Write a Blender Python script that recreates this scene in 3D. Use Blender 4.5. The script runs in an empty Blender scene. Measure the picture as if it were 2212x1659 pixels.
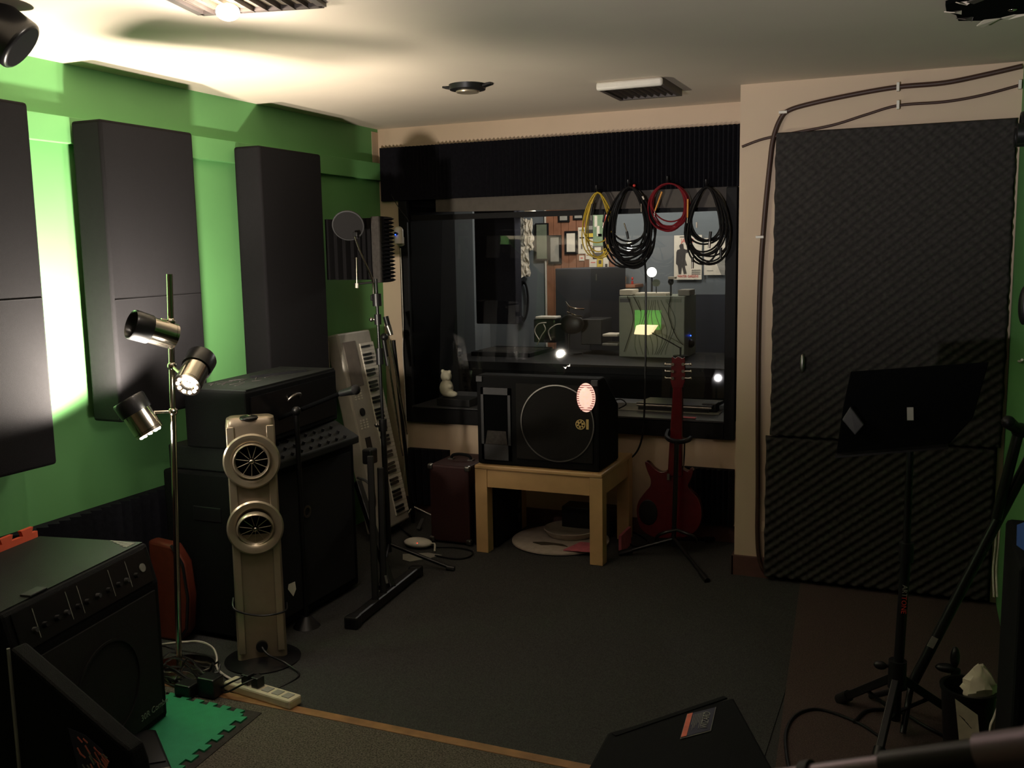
import bpy, bmesh, math, random
from mathutils import Vector, Matrix
random.seed(4)
C = bpy.context.scene.collection
S = bpy.context.scene
PI = math.pi

# ------------------------------------------------------------ camera
H = 1.55
F = 2080.6
YAW, PITCH, ROLL = (math.radians(a) for a in (-23.206, 7.760, -1.0254))
fw = Vector((math.sin(YAW)*math.cos(PITCH), math.cos(YAW)*math.cos(PITCH), -math.sin(PITCH)))
rt = Vector((math.cos(YAW), -math.sin(YAW), 0)); up = rt.cross(fw)
rt, up = rt*math.cos(ROLL)+up*math.sin(ROLL), -rt*math.sin(ROLL)+up*math.cos(ROLL)
cd = bpy.data.cameras.new('camera'); cam = bpy.data.objects.new('camera', cd); C.objects.link(cam)
cam.matrix_world = Matrix(((rt.x, up.x, -fw.x, 0), (rt.y, up.y, -fw.y, 0), (rt.z, up.z, -fw.z, H), (0, 0, 0, 1)))
cd.sensor_width = 36; cd.lens = F/2212*36; cd.clip_start = .02
cd.dof.use_dof = True; cd.dof.focus_distance = 4.2; cd.dof.aperture_fstop = 14
S.camera = cam

def P(x, y, X=None, Y=None, Z=None):
    """point where the sight line through photo pixel x, y meets the plane X=, Y= or Z="""
    d = fw + rt*((x-1106)/F) - up*((y-829.5)/F)
    t = X/d.x if X is not None else (Y/d.y if Y is not None else (Z-H)/d.z)
    return Vector((0, 0, H)) + d*t

# ------------------------------------------------------------ world, exposure
w = bpy.data.worlds.new('world'); S.world = w; w.use_nodes = True
w.node_tree.nodes['Background'].inputs[0].default_value = (.02, .02, .022, 1)
w.node_tree.nodes['Background'].inputs[1].default_value = .2
S.view_settings.view_transform = 'Standard'; S.view_settings.look = 'None'
S.view_settings.gamma = 1; S.view_settings.use_curve_mapping = False
S.view_settings.exposure = 0
S.cycles.max_bounces = 8; S.cycles.diffuse_bounces = 5; S.cycles.transparent_max_bounces = 12
S.cycles.caustics_reflective = False; S.cycles.caustics_refractive = False
S.cycles.sample_clamp_indirect = 4

# ------------------------------------------------------------ lights (lamp heads' spots are in the lamp's builder)
def light(name, kind, loc, power, col=(1, .84, .66), aim=None, radius=.03, size=2.4, blend=.2):
    l = bpy.data.lights.new(name, kind); l.energy = power; l.color = col
    if kind == 'AREA': l.size = size
    else: l.shadow_soft_size = radius
    if kind == 'SPOT': l.spot_size = size; l.spot_blend = blend
    o = bpy.data.objects.new(name, l); C.objects.link(o); o.location = loc
    if aim is not None: o.rotation_euler = (Vector(aim)-Vector(loc)).to_track_quat('-Z', 'Y').to_euler()
    return o
HEAD_POWER = (250, 85)
FIXTURE_POWER = 8
FILL_UPLIGHT = 330  # power of the fill lamp added behind the camera
VENT_POWER = 1.6
CONTROL_POWER = 20
WARM = (1, .89, .74)

# ------------------------------------------------------------ materials
def lin(c):
    return tuple(((v/255/12.92) if v/255 <= .04045 else ((v/255+.055)/1.055)**2.4) for v in c)+(1,)
def mat(name, col, rough=.6, metal=0, spec=.5, var=.12, vs=30, bump=0, bs=200, emit=None, es=0, coat=0):
    m = bpy.data.materials.new(name); m.use_nodes = True
    nt = m.node_tree; b = nt.nodes['Principled BSDF']; L = nt.links
    c = lin(col)
    b.inputs['Roughness'].default_value = rough; b.inputs['Metallic'].default_value = metal
    b.inputs['Specular IOR Level'].default_value = spec
    if coat: b.inputs['Coat Weight'].default_value = coat; b.inputs['Coat Roughness'].default_value = .15
    tc = nt.nodes.new('ShaderNodeTexCoord')
    n = nt.nodes.new('ShaderNodeTexNoise'); n.inputs['Scale'].default_value = vs; n.inputs['Detail'].default_value = 3
    L.new(tc.outputs['Object'], n.inputs['Vector'])
    r = nt.nodes.new('ShaderNodeValToRGB')
    r.color_ramp.elements[0].position = .3; r.color_ramp.elements[1].position = .7
    r.color_ramp.elements[0].color = tuple(v*(1-var) for v in c[:3])+(1,)
    r.color_ramp.elements[1].color = tuple(min(1, v*(1+var)) for v in c[:3])+(1,)
    L.new(n.outputs['Fac'], r.inputs[0]); L.new(r.outputs[0], b.inputs['Base Color'])
    if bump:
        n2 = nt.nodes.new('ShaderNodeTexNoise'); n2.inputs['Scale'].default_value = bs
        L.new(tc.outputs['Object'], n2.inputs['Vector'])
        bp = nt.nodes.new('ShaderNodeBump'); bp.inputs['Strength'].default_value = bump; bp.inputs['Distance'].default_value = .004
        L.new(n2.outputs['Fac'], bp.inputs['Height']); L.new(bp.outputs[0], b.inputs['Normal'])
    if emit:
        b.inputs['Emission Color'].default_value = lin(emit); b.inputs['Emission Strength'].default_value = es
    return m
M = {}
def mm(k, *a, **kw): M[k] = mat(k, *a, **kw)
mm('green_paint', (108, 168, 104), .55, spec=.3, var=.03, vs=3)
mm('beige_paint', (206, 184, 160), .7, spec=.2, var=.03, vs=3)
mm('ceiling_paint', (218, 205, 188), .8, spec=.2, var=.03, vs=2)
mm('carpet', (66, 66, 65), .95, spec=.1, var=.35, vs=220, bump=.6, bs=500)
mm('carpet_red', (84, 71, 68), .95, spec=.1, var=.3, vs=220, bump=.6, bs=500)
mm('carpet_fleck', (92, 87, 79), .95, spec=.1, var=.65, vs=190, bump=.8, bs=300)
mm('wood_strip', (146, 106, 68), .5, var=.25, vs=20)
mm('foam', (60, 57, 55), .95, spec=.12, var=.2, vs=60)
mm('foam_dark', (30, 30, 36), .95, spec=.12, var=.2, vs=60)
mm('panel_cloth', (19, 18, 20), .9, spec=.15, var=.1, vs=80, bump=.3, bs=600)
mm('black_wood', (16, 16, 18), .6, spec=.2, var=.15)
mm('rail_grey', (74, 68, 62), .7)
mm('sill_grey', (60, 60, 62), .4)
mm('tolex', (11, 12, 13), .8, spec=.16, var=.2, vs=150, bump=.4, bs=500)
mm('tolex_top', (22, 25, 24), .6, spec=.35, var=.2, vs=150, bump=.4, bs=500)
mm('tolex_red', (52, 24, 24), .5, spec=.4, var=.2, vs=100, bump=.4, bs=500)
mm('grille', (22, 21, 20), .7, spec=.3, var=.3, vs=300, bump=.8, bs=700)
mm('grille_grey', (52, 52, 54), .6, var=.1)
mm('black_plastic', (22, 22, 24), .4)
mm('black_satin', (20, 20, 22), .3, spec=.5)
mm('black_metal', (14, 14, 16), .4)
mm('chrome', (205, 196, 182), .16, metal=1, var=.03)
mm('chrome_dull', (150, 146, 140), .35, metal=1, var=.05)
mm('silver_plastic', (168, 152, 132), .38, metal=.55, var=.04)
mm('silver_ring', (186, 172, 150), .3, metal=.6, var=.04)
mm('kb_silver', (176, 170, 160), .5, metal=.1, var=.04)
mm('kb_panel', (110, 100, 92), .6)
mm('white_plastic', (222, 216, 204), .4, var=.03)
mm('cream_plastic', (214, 206, 178), .45, var=.05)
mm('paper', (226, 218, 202), .8, var=.05)
mm('paper_grey', (150, 148, 140), .8, var=.1)
mm('maple', (206, 168, 118), .42, var=.08, vs=9, coat=.2)
mm('guitar_red', (84, 14, 20), .2, coat=.7, var=.1)
mm('guitar_black', (20, 18, 18), .4)
mm('cable_black', (18, 18, 20), .45)
mm('cable_brown', (66, 44, 36), .5)
mm('cable_yellow', (206, 176, 60), .45)
mm('cable_red', (122, 26, 36), .5)
mm('cable_white', (216, 208, 196), .5)
mm('orange_plug', (214, 148, 60), .4)
mm('mat_green', (38, 140, 96), .8, var=.06, bump=.3, bs=300)
mm('mat_orange', (206, 84, 52), .8, var=.06)
mm('orange_shell', (98, 42, 28), .5, var=.15)
mm('pink', (206, 110, 124), .7)
mm('cushion', (178, 166, 154), .85, var=.1, bump=.4, bs=150)
mm('cushion_dark', (70, 60, 46), .9)
mm('gold', (206, 178, 112), .4, metal=.2)
mm('blue', (52, 92, 178), .6)
mm('red_print', (214, 66, 58), .6)
mm('orange_print', (224, 112, 84), .6)
mm('navy_print', (34, 32, 54), .6)
mm('grey_print', (136, 136, 128), .6)
mm('bag', (214, 204, 180), .5, var=.1)
mm('baseboard', (92, 62, 56), .6)
mm('louvre', (84, 76, 72), .5)
mm('mesh_dark', (17, 15, 17), .9, var=.2, vs=200)
mm('blue_wall', (112, 119, 124), .8, var=.05, vs=3)
mm('plank', (150, 102, 76), .55, var=.18, vs=14)
mm('navy_box', (40, 44, 54), .6)
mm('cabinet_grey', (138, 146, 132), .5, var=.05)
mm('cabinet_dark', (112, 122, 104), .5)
mm('purple_metal', (128, 116, 124), .35, metal=.8, var=.04)
mm('poster_pink', (222, 120, 110), .7)
mm('poster_dark', (66, 62, 60), .8)
mm('poster_green', (126, 150, 118), .7)
mm('yellow_print', (220, 190, 70), .7)
mm('jug', (184, 138, 80), .5)
mm('plaster_white', (214, 210, 188), .6)
mm('bulb', (255, 240, 210), .5, emit=(255, 232, 196), es=30)
mm('vent_glow', (255, 240, 225), .5, emit=(255, 236, 222), es=14)
mm('globe', (255, 250, 235), .5, emit=(255, 248, 228), es=4)
mm('led_blue', (60, 90, 255), .5, emit=(40, 80, 255), es=6)
mm('led_red', (255, 80, 60), .5, emit=(255, 70, 50), es=1.5)
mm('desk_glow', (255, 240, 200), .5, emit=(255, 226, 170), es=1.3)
mm('desk_green', (120, 190, 90), .5, emit=(96, 190, 84), es=.32)  # green light on the cabinet front, put in as emission
mm('lens_glow', (230, 180, 165), .3, emit=(255, 206, 184), es=.95, vs=60, var=.3)  # emission stands in for lamp light caught by the oval
mm('dark_void', (7, 8, 9), .95, spec=.05)
mm('black_matt', (10, 10, 12), .9, spec=.08)

def glass_mat(name, tint=(.93, .95, .95)):
    m = bpy.data.materials.new(name); m.use_nodes = True; nt = m.node_tree; nt.nodes.clear()
    o = nt.nodes.new('ShaderNodeOutputMaterial'); mx = nt.nodes.new('ShaderNodeMixShader')
    fr = nt.nodes.new('ShaderNodeFresnel'); fr.inputs[0].default_value = 1.5
    t = nt.nodes.new('ShaderNodeBsdfTransparent'); t.inputs[0].default_value = tint+(1,)
    g = nt.nodes.new('ShaderNodeBsdfGlossy'); g.inputs['Roughness'].default_value = .02
    nt.links.new(fr.outputs[0], mx.inputs[0]); nt.links.new(t.outputs[0], mx.inputs[1])
    nt.links.new(g.outputs[0], mx.inputs[2]); nt.links.new(mx.outputs[0], o.inputs[0])
    return m
M['glass'] = glass_mat('glass')

# ------------------------------------------------------------ mesh builder
def basis(d):
    d = Vector(d).normalized(); a = Vector((0, 0, 1)) if abs(d.z) < .95 else Vector((1, 0, 0))
    u = a.cross(d).normalized(); return u, d.cross(u), d
class MB:
    def __init__(s, T=None): s.v = []; s.f = []; s.T = T or Matrix.Identity(4)
    def add(s, vs, fs):
        n = len(s.v); s.v += [s.T @ Vector(v) for v in vs]; s.f += [tuple(i+n for i in f) for f in fs]; return s
    def hexa(s, p): return s.add(p, [(0,3,2,1),(4,5,6,7),(0,1,5,4),(1,2,6,5),(2,3,7,6),(3,0,4,7)])
    def bm(s, lo, hi):
        x0,y0,z0 = lo; x1,y1,z1 = hi
        return s.hexa([(x0,y0,z0),(x1,y0,z0),(x1,y1,z0),(x0,y1,z0),(x0,y0,z1),(x1,y0,z1),(x1,y1,z1),(x0,y1,z1)])
    def box(s, c, sz):
        return s.bm([c[i]-sz[i]/2 for i in range(3)], [c[i]+sz[i]/2 for i in range(3)])
    def bar(s, p0, p1, w, h, upv=(0,0,1)):
        p0, p1 = Vector(p0), Vector(p1); d = (p1-p0).normalized(); u = d.cross(Vector(upv))
        if u.length < 1e-3: u = d.cross(Vector((1,0,0)))
        u.normalize(); v = u.cross(d); a, b = u*w/2, v*h/2
        return s.hexa([p0-a-b, p0+a-b, p0+a+b, p0-a+b, p1-a-b, p1+a-b, p1+a+b, p1-a+b])
    def cyl(s, p0, p1, r0, r1=None, n=16):
        r1 = r0 if r1 is None else r1; p0, p1 = Vector(p0), Vector(p1); u, v, d = basis(p1-p0)
        vs = [p+(u*math.cos(2*PI*i/n)+v*math.sin(2*PI*i/n))*r for p, r in ((p0, r0), (p1, r1)) for i in range(n)]
        return s.add(vs, [(i, (i+1) % n, n+(i+1) % n, n+i) for i in range(n)]+[tuple(range(n))[::-1], tuple(range(n, 2*n))])
    def lathe(s, prof, p0=(0,0,0), d=(0,0,1), n=24, closed=False):
        p0 = Vector(p0); u, v, d = basis(d); vs = []; k = len(prof)
        for r, z in prof:
            for i in range(n): vs.append(p0+d*z+(u*math.cos(2*PI*i/n)+v*math.sin(2*PI*i/n))*r)
        fs = []
        for j in range(k if closed else k-1):
            q = (j+1) % k
            fs += [(j*n+i, j*n+(i+1) % n, q*n+(i+1) % n, q*n+i) for i in range(n)]
        if not closed: fs += [tuple(range(n))[::-1], tuple(range((k-1)*n, k*n))]
        return s.add(vs, fs)
    def tube(s, pts, r, n=6, closed=False):
        pts = [Vector(p) for p in pts]; k = len(pts); vs = []; pu = None
        for i in range(k):
            a = pts[(i-1) % k] if (closed or i) else pts[0]; b = pts[(i+1) % k] if (closed or i < k-1) else pts[-1]
            d = (b-a)
            if d.length < 1e-9: d = Vector((0,0,1))
            d.normalize()
            if pu is None: pu = basis(d)[0]
            u = pu-d*pu.dot(d)
            u = basis(d)[0] if u.length < 1e-4 else u.normalized()
            pu = u; v = d.cross(u)
            vs += [pts[i]+(u*math.cos(2*PI*j/n)+v*math.sin(2*PI*j/n))*r for j in range(n)]
        fs = [(i*n+j, i*n+(j+1) % n, ((i+1) % k)*n+(j+1) % n, ((i+1) % k)*n+j) for i in range(k if closed else k-1) for j in range(n)]
        if not closed: fs += [tuple(range(n))[::-1], tuple(range((k-1)*n, k*n))]
        return s.add(vs, fs)
    def prism(s, poly, vec):
        poly = [Vector(p) for p in poly]; vec = Vector(vec); n = len(poly)
        return s.add(poly+[p+vec for p in poly], [tuple(range(n))[::-1], tuple(range(n, 2*n))]+[(i, (i+1) % n, n+(i+1) % n, n+i) for i in range(n)])
    def ball(s, c, r, sc=(1,1,1), n=14, m=10):
        c = Vector(c); vs = [c+Vector((0,0,r*sc[2]))]
        for j in range(1, m):
            for i in range(n):
                t = PI*j/m; a = 2*PI*i/n
                vs.append(c+Vector((r*sc[0]*math.sin(t)*math.cos(a), r*sc[1]*math.sin(t)*math.sin(a), r*sc[2]*math.cos(t))))
        vs.append(c-Vector((0,0,r*sc[2]))); e = len(vs)-1
        fs = [(0, 1+i, 1+(i+1) % n) for i in range(n)]
        for j in range(m-2):
            fs += [(1+j*n+i, 1+(j+1)*n+i, 1+(j+1)*n+(i+1) % n, 1+j*n+(i+1) % n) for i in range(n)]
        fs += [(e, 1+(m-2)*n+(i+1) % n, 1+(m-2)*n+i) for i in range(n)]
        return s.add(vs, fs)
    def build(s, name, m, parent=None, smooth=35, bevel=0, seg=2, world=True):
        me = bpy.data.meshes.new(name)
        vs = s.v
        if parent is not None and world:
            iv = wm(parent).inverted(); vs = [iv @ v for v in vs]
        me.from_pydata([tuple(v) for v in vs], [], s.f)
        b = bmesh.new(); b.from_mesh(me); bmesh.ops.recalc_face_normals(b, faces=b.faces); b.to_mesh(me); b.free()
        me.materials.append(M[m] if isinstance(m, str) else m)
        if smooth:
            me.shade_smooth(); me.set_sharp_from_angle(angle=math.radians(smooth))
        o = bpy.data.objects.new(name, me); C.objects.link(o)
        if parent is not None: o.parent = parent
        if bevel:
            md = o.modifiers.new('bevel', 'BEVEL'); md.width = bevel; md.segments = seg; md.limit_method = 'ANGLE'; md.angle_limit = math.radians(40)
        return o
def wm(o):
    m = Matrix.LocRotScale(o.location, o.rotation_euler, o.scale)
    return (wm(o.parent) @ m) if o.parent else m
def tag(o, label, cat, group=None, kind=None):
    o['label'] = label; o['category'] = cat
    if group: o['group'] = group
    if kind: o['kind'] = kind
    return o
def thing(name, label, cat, loc=(0,0,0), rotz=0, group=None):
    o = bpy.data.objects.new(name, None); C.objects.link(o); o.empty_display_size = .05
    o.location = loc; o.rotation_euler = (0, 0, rotz)
    return tag(o, label, cat, group)
def struct(o, label=None, cat=None):
    o['kind'] = 'structure'
    if label: o['label'] = label
    if cat: o['category'] = cat
    return o
def text(name, s, size, T, m, parent, depth=.0006, align='CENTER', sx=1):
    c = bpy.data.curves.new(name, 'FONT'); c.body = s; c.size = size; c.extrude = depth; c.align_x = align; c.align_y = 'CENTER'
    c.resolution_u = 2
    t = bpy.data.objects.new(name, c); C.objects.link(t)
    bpy.context.view_layer.update()
    me = bpy.data.meshes.new_from_object(t.evaluated_get(bpy.context.evaluated_depsgraph_get()))
    bpy.data.objects.remove(t)
    iv = wm(parent).inverted() if parent is not None else Matrix.Identity(4)
    me.transform(iv @ T @ Matrix.Diagonal((sx, 1, 1, 1)))
    me.materials.clear(); me.materials.append(M[m])
    o = bpy.data.objects.new(name, me); C.objects.link(o)
    if parent is not None: o.parent = parent
    return o
def frame(o, x, y):                     # 4x4 with given origin, x and y axes (z = x cross y)
    x = Vector(x).normalized(); y = (Vector(y)-x*Vector(y).dot(x)).normalized(); z = x.cross(y)
    return Matrix(((x.x, y.x, z.x, o[0]), (x.y, y.y, z.y, o[1]), (x.z, y.z, z.z, o[2]), (0, 0, 0, 1)))
def smooth_path(pts, k=6, closed=False):
    pts = [Vector(p) for p in pts]; n = len(pts); out = []
    for i in range(n if closed else n-1):
        g = (lambda j: pts[j % n]) if closed else (lambda j: pts[max(0, min(n-1, j))])
        p0, p1, p2, p3 = g(i-1), g(i), g(i+1), g(i+2)
        for a in range(k):
            t = a/k
            out.append(.5*((2*p1)+(p2-p0)*t+(2*p0-5*p1+4*p2-p3)*t*t+(3*p1-p0-3*p2+p3)*t**3))
    if not closed: out.append(pts[-1])
    return out
def wire(name, pts, r, m, parent=None, k=6, n=6):
    return MB().tube(smooth_path(pts, k), r, n).build(name, m, parent, smooth=60)

XL, YB, YD, ZC, XR = -2.98, 5.02, 4.515, 2.278, .335

# ================================================================ SETTING
fl = struct(MB().bm((XL-.12, -1.6, -.12), (1.7, 5.6, 0)).build('floor', 'carpet', smooth=0))
MB().bm((XL, 2.59, -.002), (-.4, YB, .003)).build('carpet', 'carpet', fl, smooth=0)
MB().prism([(-.345, 2.59, -.002), (1.6, 2.59, -.002), (1.6, YD, -.002), (-.485, YD, -.002)], (0, 0, .006)).build('carpet', 'carpet_red', fl, smooth=0)['label'] = 'reddish brown carpet in front of the door'
MB().bm((XL, -1.5, -.002), (1.6, 2.56, .006)).build('carpet', 'carpet_fleck', fl, smooth=0)['label'] = 'coarse light flecked carpet'
struct(MB().bm((XL, 2.56, 0), (-.72, 2.60, .009)).build('trim_1', 'wood_strip', smooth=0, bevel=.002))
struct(MB().bm((XL-.12, -1.6, ZC), (1.7, 5.6, ZC+.1)).build('ceiling', 'ceiling_paint', smooth=0))
wl = struct(MB().bm((XL-.12, -1.6, 0), (XL, YB, ZC)).build('wall_left', 'green_paint', smooth=0))
MB().bm((XL, -1.5, 1.983), (XL+.032, YB-.001, 2.080)).build('ledge', 'green_paint', wl, smooth=0, bevel=.002)
MB().bm((XL, YB-.07, 2.08), (XL+.002, YB-.001, 2.26)).build('bare_strip', 'beige_paint', wl, smooth=0)['label'] = 'unpainted beige strip at the corner'
wb = MB()
wb.bm((XL-.12, YB, 0), (-2.84, 5.6, ZC)); wb.bm((-2.84, YB, 0), (-.78, 5.6, .60)); wb.bm((-2.84, YB, 1.86), (-.78, 5.6, ZC))
struct(wb.build('wall_back', 'beige_paint', smooth=0))
wd = struct(MB().bm((-.793, YD, 0), (XR+.1, 5.6, ZC)).build('wall_front', 'beige_paint', smooth=0))
wr = MB(); wr.bm((XR, 3.0, 0), (XR+.1, YD, ZC)); wr.bm((XR+.1, 2.95, 0), (1.7, 3.05, ZC)); wr.bm((1.6, -1.6, 0), (1.7, 3.0, ZC))
struct(wr.build('wall_right', 'green_paint', smooth=0))
struct(MB().bm((XL, -1.6, 0), (1.6, -1.5, ZC)).build('wall_behind', 'beige_paint', smooth=0))
struct(MB().bm((-.805, YD-.014, 0), (-.62, YD, .10)).bm((-.805, YD-.014, 0), (-.793, 5.0, .10)).build('baseboard_front', 'baseboard', smooth=0, bevel=.003))
struct(MB().bm((XL, YB-.012, 0), (-.81, YB, .09)).build('baseboard_back', 'baseboard', smooth=0))

# door under its foam
dr = struct(MB().bm((-.60, YD-.012, 0), (.31, YD, 2.04)).build('door_1', 'black_wood', smooth=0))
hp = P(1733, 785, Y=4.435)
MB().ball(hp, .012, (1, .9, 3.6)).bar(hp, hp+Vector((0, .06, 0)), .01, .02).build('door_handle', 'chrome_dull', dr, smooth=60)

def eggfoam(lo, hi, y, name, label, seed):
    r = random.Random(seed); x0, z0 = lo; x1, z1 = hi; st = .0075
    nx, nz = int((x1-x0)/st), int((z1-z0)/st); vs = []; b = MB()
    for j in range(nz+1):
        for i in range(nx+1):
            x = x0+(x1-x0)*i/nx; z = z0+(z1-z0)*j/nz
            a = .68*math.cos(2*PI*(x/.055-z/.044))+.42*math.cos(2*PI*(x/.055+z/.050))
            e = min(i, nx-i, j, nz-j)
            h = .010+.009*a if e > 0 else -.028
            dx = .004*math.sin(z*41+seed) if i in (0, nx) else 0
            vs.append((x+dx, y-h, z))
    b.add(vs, [(j*(nx+1)+i, j*(nx+1)+i+1, (j+1)*(nx+1)+i+1, (j+1)*(nx+1)+i) for j in range(nz) for i in range(nx)])
    b.add([(x0, y+.026, z0), (x1, y+.026, z0), (x1, y+.026, z1), (x0, y+.026, z1)], [(0, 1, 2, 3)])
    return tag(b.build(name, 'foam', smooth=0 and 60), label, 'acoustic foam')
eggfoam((-.632, .692), (.322, 2.056), 4.475, 'acoustic_foam', 'tall black egg-crate foam sheet covering the upper door', 1).data.shade_smooth()
eggfoam((-.650, .02), (.305, .690), 4.473, 'acoustic_foam', 'black egg-crate foam sheet covering the bottom of the door', 2).data.shade_smooth()

# wedge foams
def wedge_foam(name, label, origin, length, height, period, depth, axis, nrm, base=.02, m='foam_dark', slant=0):
    """vertical ridges: sawtooth along axis, facing nrm"""
    o = Vector(origin); a = Vector(axis); nn = Vector(nrm); k = max(2, round(length/period)); p = length/k
    b = MB(); prof = [o-nn*0, ]
    pts = []
    for i in range(k):
        pts += [(i*p, base), ((i+.5)*p, base+depth)]
    pts.append((length, base)); poly = [o+a*t+nn*h for t, h in pts]+[o+a*length, o]
    return tag(b.prism(poly, (0, 0, height)).build(name, m, smooth=0), label, 'acoustic foam')
wedge_foam('acoustic_foam', 'long black ridged foam band across the wall above the window', (-2.955, YB-.001, 1.862), 2.16, .304, .0242, .026, (1, 0, 0), (0, -1, 0), .022)
wedge_foam('acoustic_foam', 'dark ridged foam low along the green wall behind the amplifiers', (XL+.001, 1.5, .03), 2.7, .556, .05, .035, (0, 1, 0), (1, 0, 0), .03, 'foam_dark')
wedge_foam('acoustic_foam', 'black foam square low on the wall left of the maroon case', (-2.83, YB-.002, .06), .27, .335, .045, .03, (1, 0, 0), (0, -1, 0), .03)
wedge_foam('acoustic_foam', 'black ridged foam square low on the wall behind the red guitar', (-1.15, YB-.002, .10), .265, .30, .03, .03, (1, 0, 0), (0, -1, 0), .03)

# fabric panels on the left wall
def wall_panel(y0, y1, z0, z1, label, x1=-2.79, wob=0, seam=None):
    t = thing('sound_absorber', label, 'acoustic panel', (XL+.05, (y0+y1)/2, z0), group=None)
    b = MB(); n = 6
    b.bm((XL+.045, y0, z0), (x1, y1, z1))
    b.build('fabric_body', 'panel_cloth', t, smooth=40, bevel=.012, seg=3)
    for z in (z0+.15, z1-.15):
        MB().bm((XL, y0+.08, z-.03), (XL+.05, y1-.08, z+.03)).build('wall_batten', 'black_wood', t, smooth=0)
    if seam: MB().tube([(x1+.001, y0+.01, seam), (x1+.001, y1-.01, seam+.004)], .0022, 5).build('seam', 'panel_cloth', t)
    return t
pb = P(118, 1000, X=-2.79)
wall_panel(1.86, 2.43, .84, 2.078, 'black fabric acoustic panel at the left edge, nearest the camera', seam=1.42)
wall_panel(2.735, 3.225, .935, 2.062, 'black fabric acoustic panel directly behind the chrome floor lamp', seam=1.40)
wall_panel(3.655, 4.145, .93, 2.052, 'black fabric acoustic panel farthest back, above the black amplifier stack')

# ---------------------------------------------------------------- window
WX0, WX1, WZ0, WZ1, GY = -2.84, -.89, .655, 1.855, 5.47
wn = bpy.data.objects.new('window_1', None); C.objects.link(wn); wn.location = (-1.86, YB, .6); wn['kind'] = 'structure'
MB().bm((WX0, YB-.035, .56), (WX0+.055, YB, 1.86)).build('window_frame', 'black_wood', wn, smooth=0, bevel=.003)
MB().bm((WX1-.05, YB-.035, .56), (WX1+.005, YB, 1.86)).build('window_frame', 'black_wood', wn, smooth=0, bevel=.003)
MB().bm((WX0+.055, YB-.035, .56), (WX1-.05, YB, .652)).build('window_frame', 'black_wood', wn, smooth=0, bevel=.003)
MB().bm((WX0+.05, YB-.035, .645), (WX1-.05, 5.6, .658)).build('window_sill', 'sill_grey', wn, smooth=0)
MB().bm((WX0, YB, .655), (WX0+.06, 5.6, 1.86)).build('reveal', 'black_matt', wn, smooth=0)
MB().bm((WX1-.03, YB, .655), (WX1+.04, 5.6, 1.86)).build('reveal', 'black_matt', wn, smooth=0)
MB().bm((WX0, YB, 1.83), (WX1, 5.6, 1.87)).build('reveal', 'black_matt', wn, smooth=0)
# grey rail board under the foam, carries the cable hooks
q0, q1 = P(985, 428, Y=5.0), P(1592, 402, Y=5.0)
MB().hexa([(-2.6, 5.0, 1.79), (WX1, 5.0, 1.76), (WX1, 5.03, 1.76), (-2.6, 5.03, 1.79), (-2.6, 5.0, 1.87), (WX1, 5.0, 1.87), (WX1, 5.03, 1.87), (-2.6, 5.03, 1.87)]).build('head_board', 'rail_grey', wn, smooth=0)
MB().bm((WX0+.05, 5.03, 1.745), (WX1, 5.06, 1.775)).build('head_bead', 'black_wood', wn, smooth=0)
GT = frame((-1.86, GY, 1.25), (math.cos(math.radians(.0)), 0, 0), (0, 0, 1))
GLASS_TILT = math.radians(-5.7); GLASS_YAW = math.radians(5.9)
g = MB(Matrix.Translation((-1.86, GY, 1.25)) @ Matrix.Rotation(GLASS_YAW, 4, 'Z') @ Matrix.Rotation(GLASS_TILT, 4, 'X')).box((0, 0, 0), (1.87, .006, 1.2))
g.build('glass_pane', 'glass', wn, smooth=0)

# ================================================================ CONTROL ROOM beyond the window
CY = 7.6
struct(MB().bm((-4.2, 5.6, -.12), (.6, CY+.3, 0)).build('floor.001', 'carpet', smooth=0))
struct(MB().bm((-4.2, 5.6, 2.4), (.6, CY+.3, 2.5)).build('ceiling.001', 'ceiling_paint', smooth=0))
xw = P(1183, 600, Y=CY).x; xw2 = P(1330, 600, Y=CY).x
wf = struct(MB().bm((-4.2, CY, 0), (.6, CY+.1, 2.4)).build('wall_far', 'blue_wall', smooth=0))
npk = 9
for i in range(npk):
    a = xw+(xw2-xw)*i/npk; b_ = xw+(xw2-xw)*(i+1)/npk
    MB().bm((a+.002, CY-.02-.003*(i % 2), .5), (b_-.002, CY, 2.38)).build('plank', 'plank', wf, smooth=0)
MB().bm((xw-.012, CY-.028, .5), (xw, CY, 2.38)).build('edge_trim', 'white_plastic', wf, smooth=0)
struct(MB().bm((-4.2, 5.6, 0), (-4.1, CY, 2.4)).build('wall_side', 'blue_wall', smooth=0))
struct(MB().bm((.5, 5.6, 0), (.6, CY, 2.4)).build('wall_side.001', 'blue_wall', smooth=0))
struct(MB().bm((P(1483, 640, Y=CY).x, CY-.03, 0), (.5, CY, P(1530, 636, Y=CY).z)).build('trim_2', 'navy_box', smooth=0), 'dark lower dado behind the white cabinet')

def pbox(x0, y0, x1, y1, Y, d=.02, name='box', m='paper', parent=None, bevel=0):
    a, b, c, e = P(x0, y0, Y=Y), P(x1, y0, Y=Y), P(x1, y1, Y=Y), P(x0, y1, Y=Y)
    X0, X1 = (a.x+e.x)/2, (b.x+c.x)/2; Z1, Z0 = (a.z+b.z)/2, (c.z+e.z)/2
    return MB().bm((X0, Y, Z0), (X1, Y+d, Z1)).build(name, m, parent, smooth=0, bevel=bevel)
def top_pbox(name, label, cat, x0, y0, x1, y1, Y, d, m, bevel=0, group=None):
    return tag(pbox(x0, y0, x1, y1, Y, d, name, m, None, bevel), label, cat, group)
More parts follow.
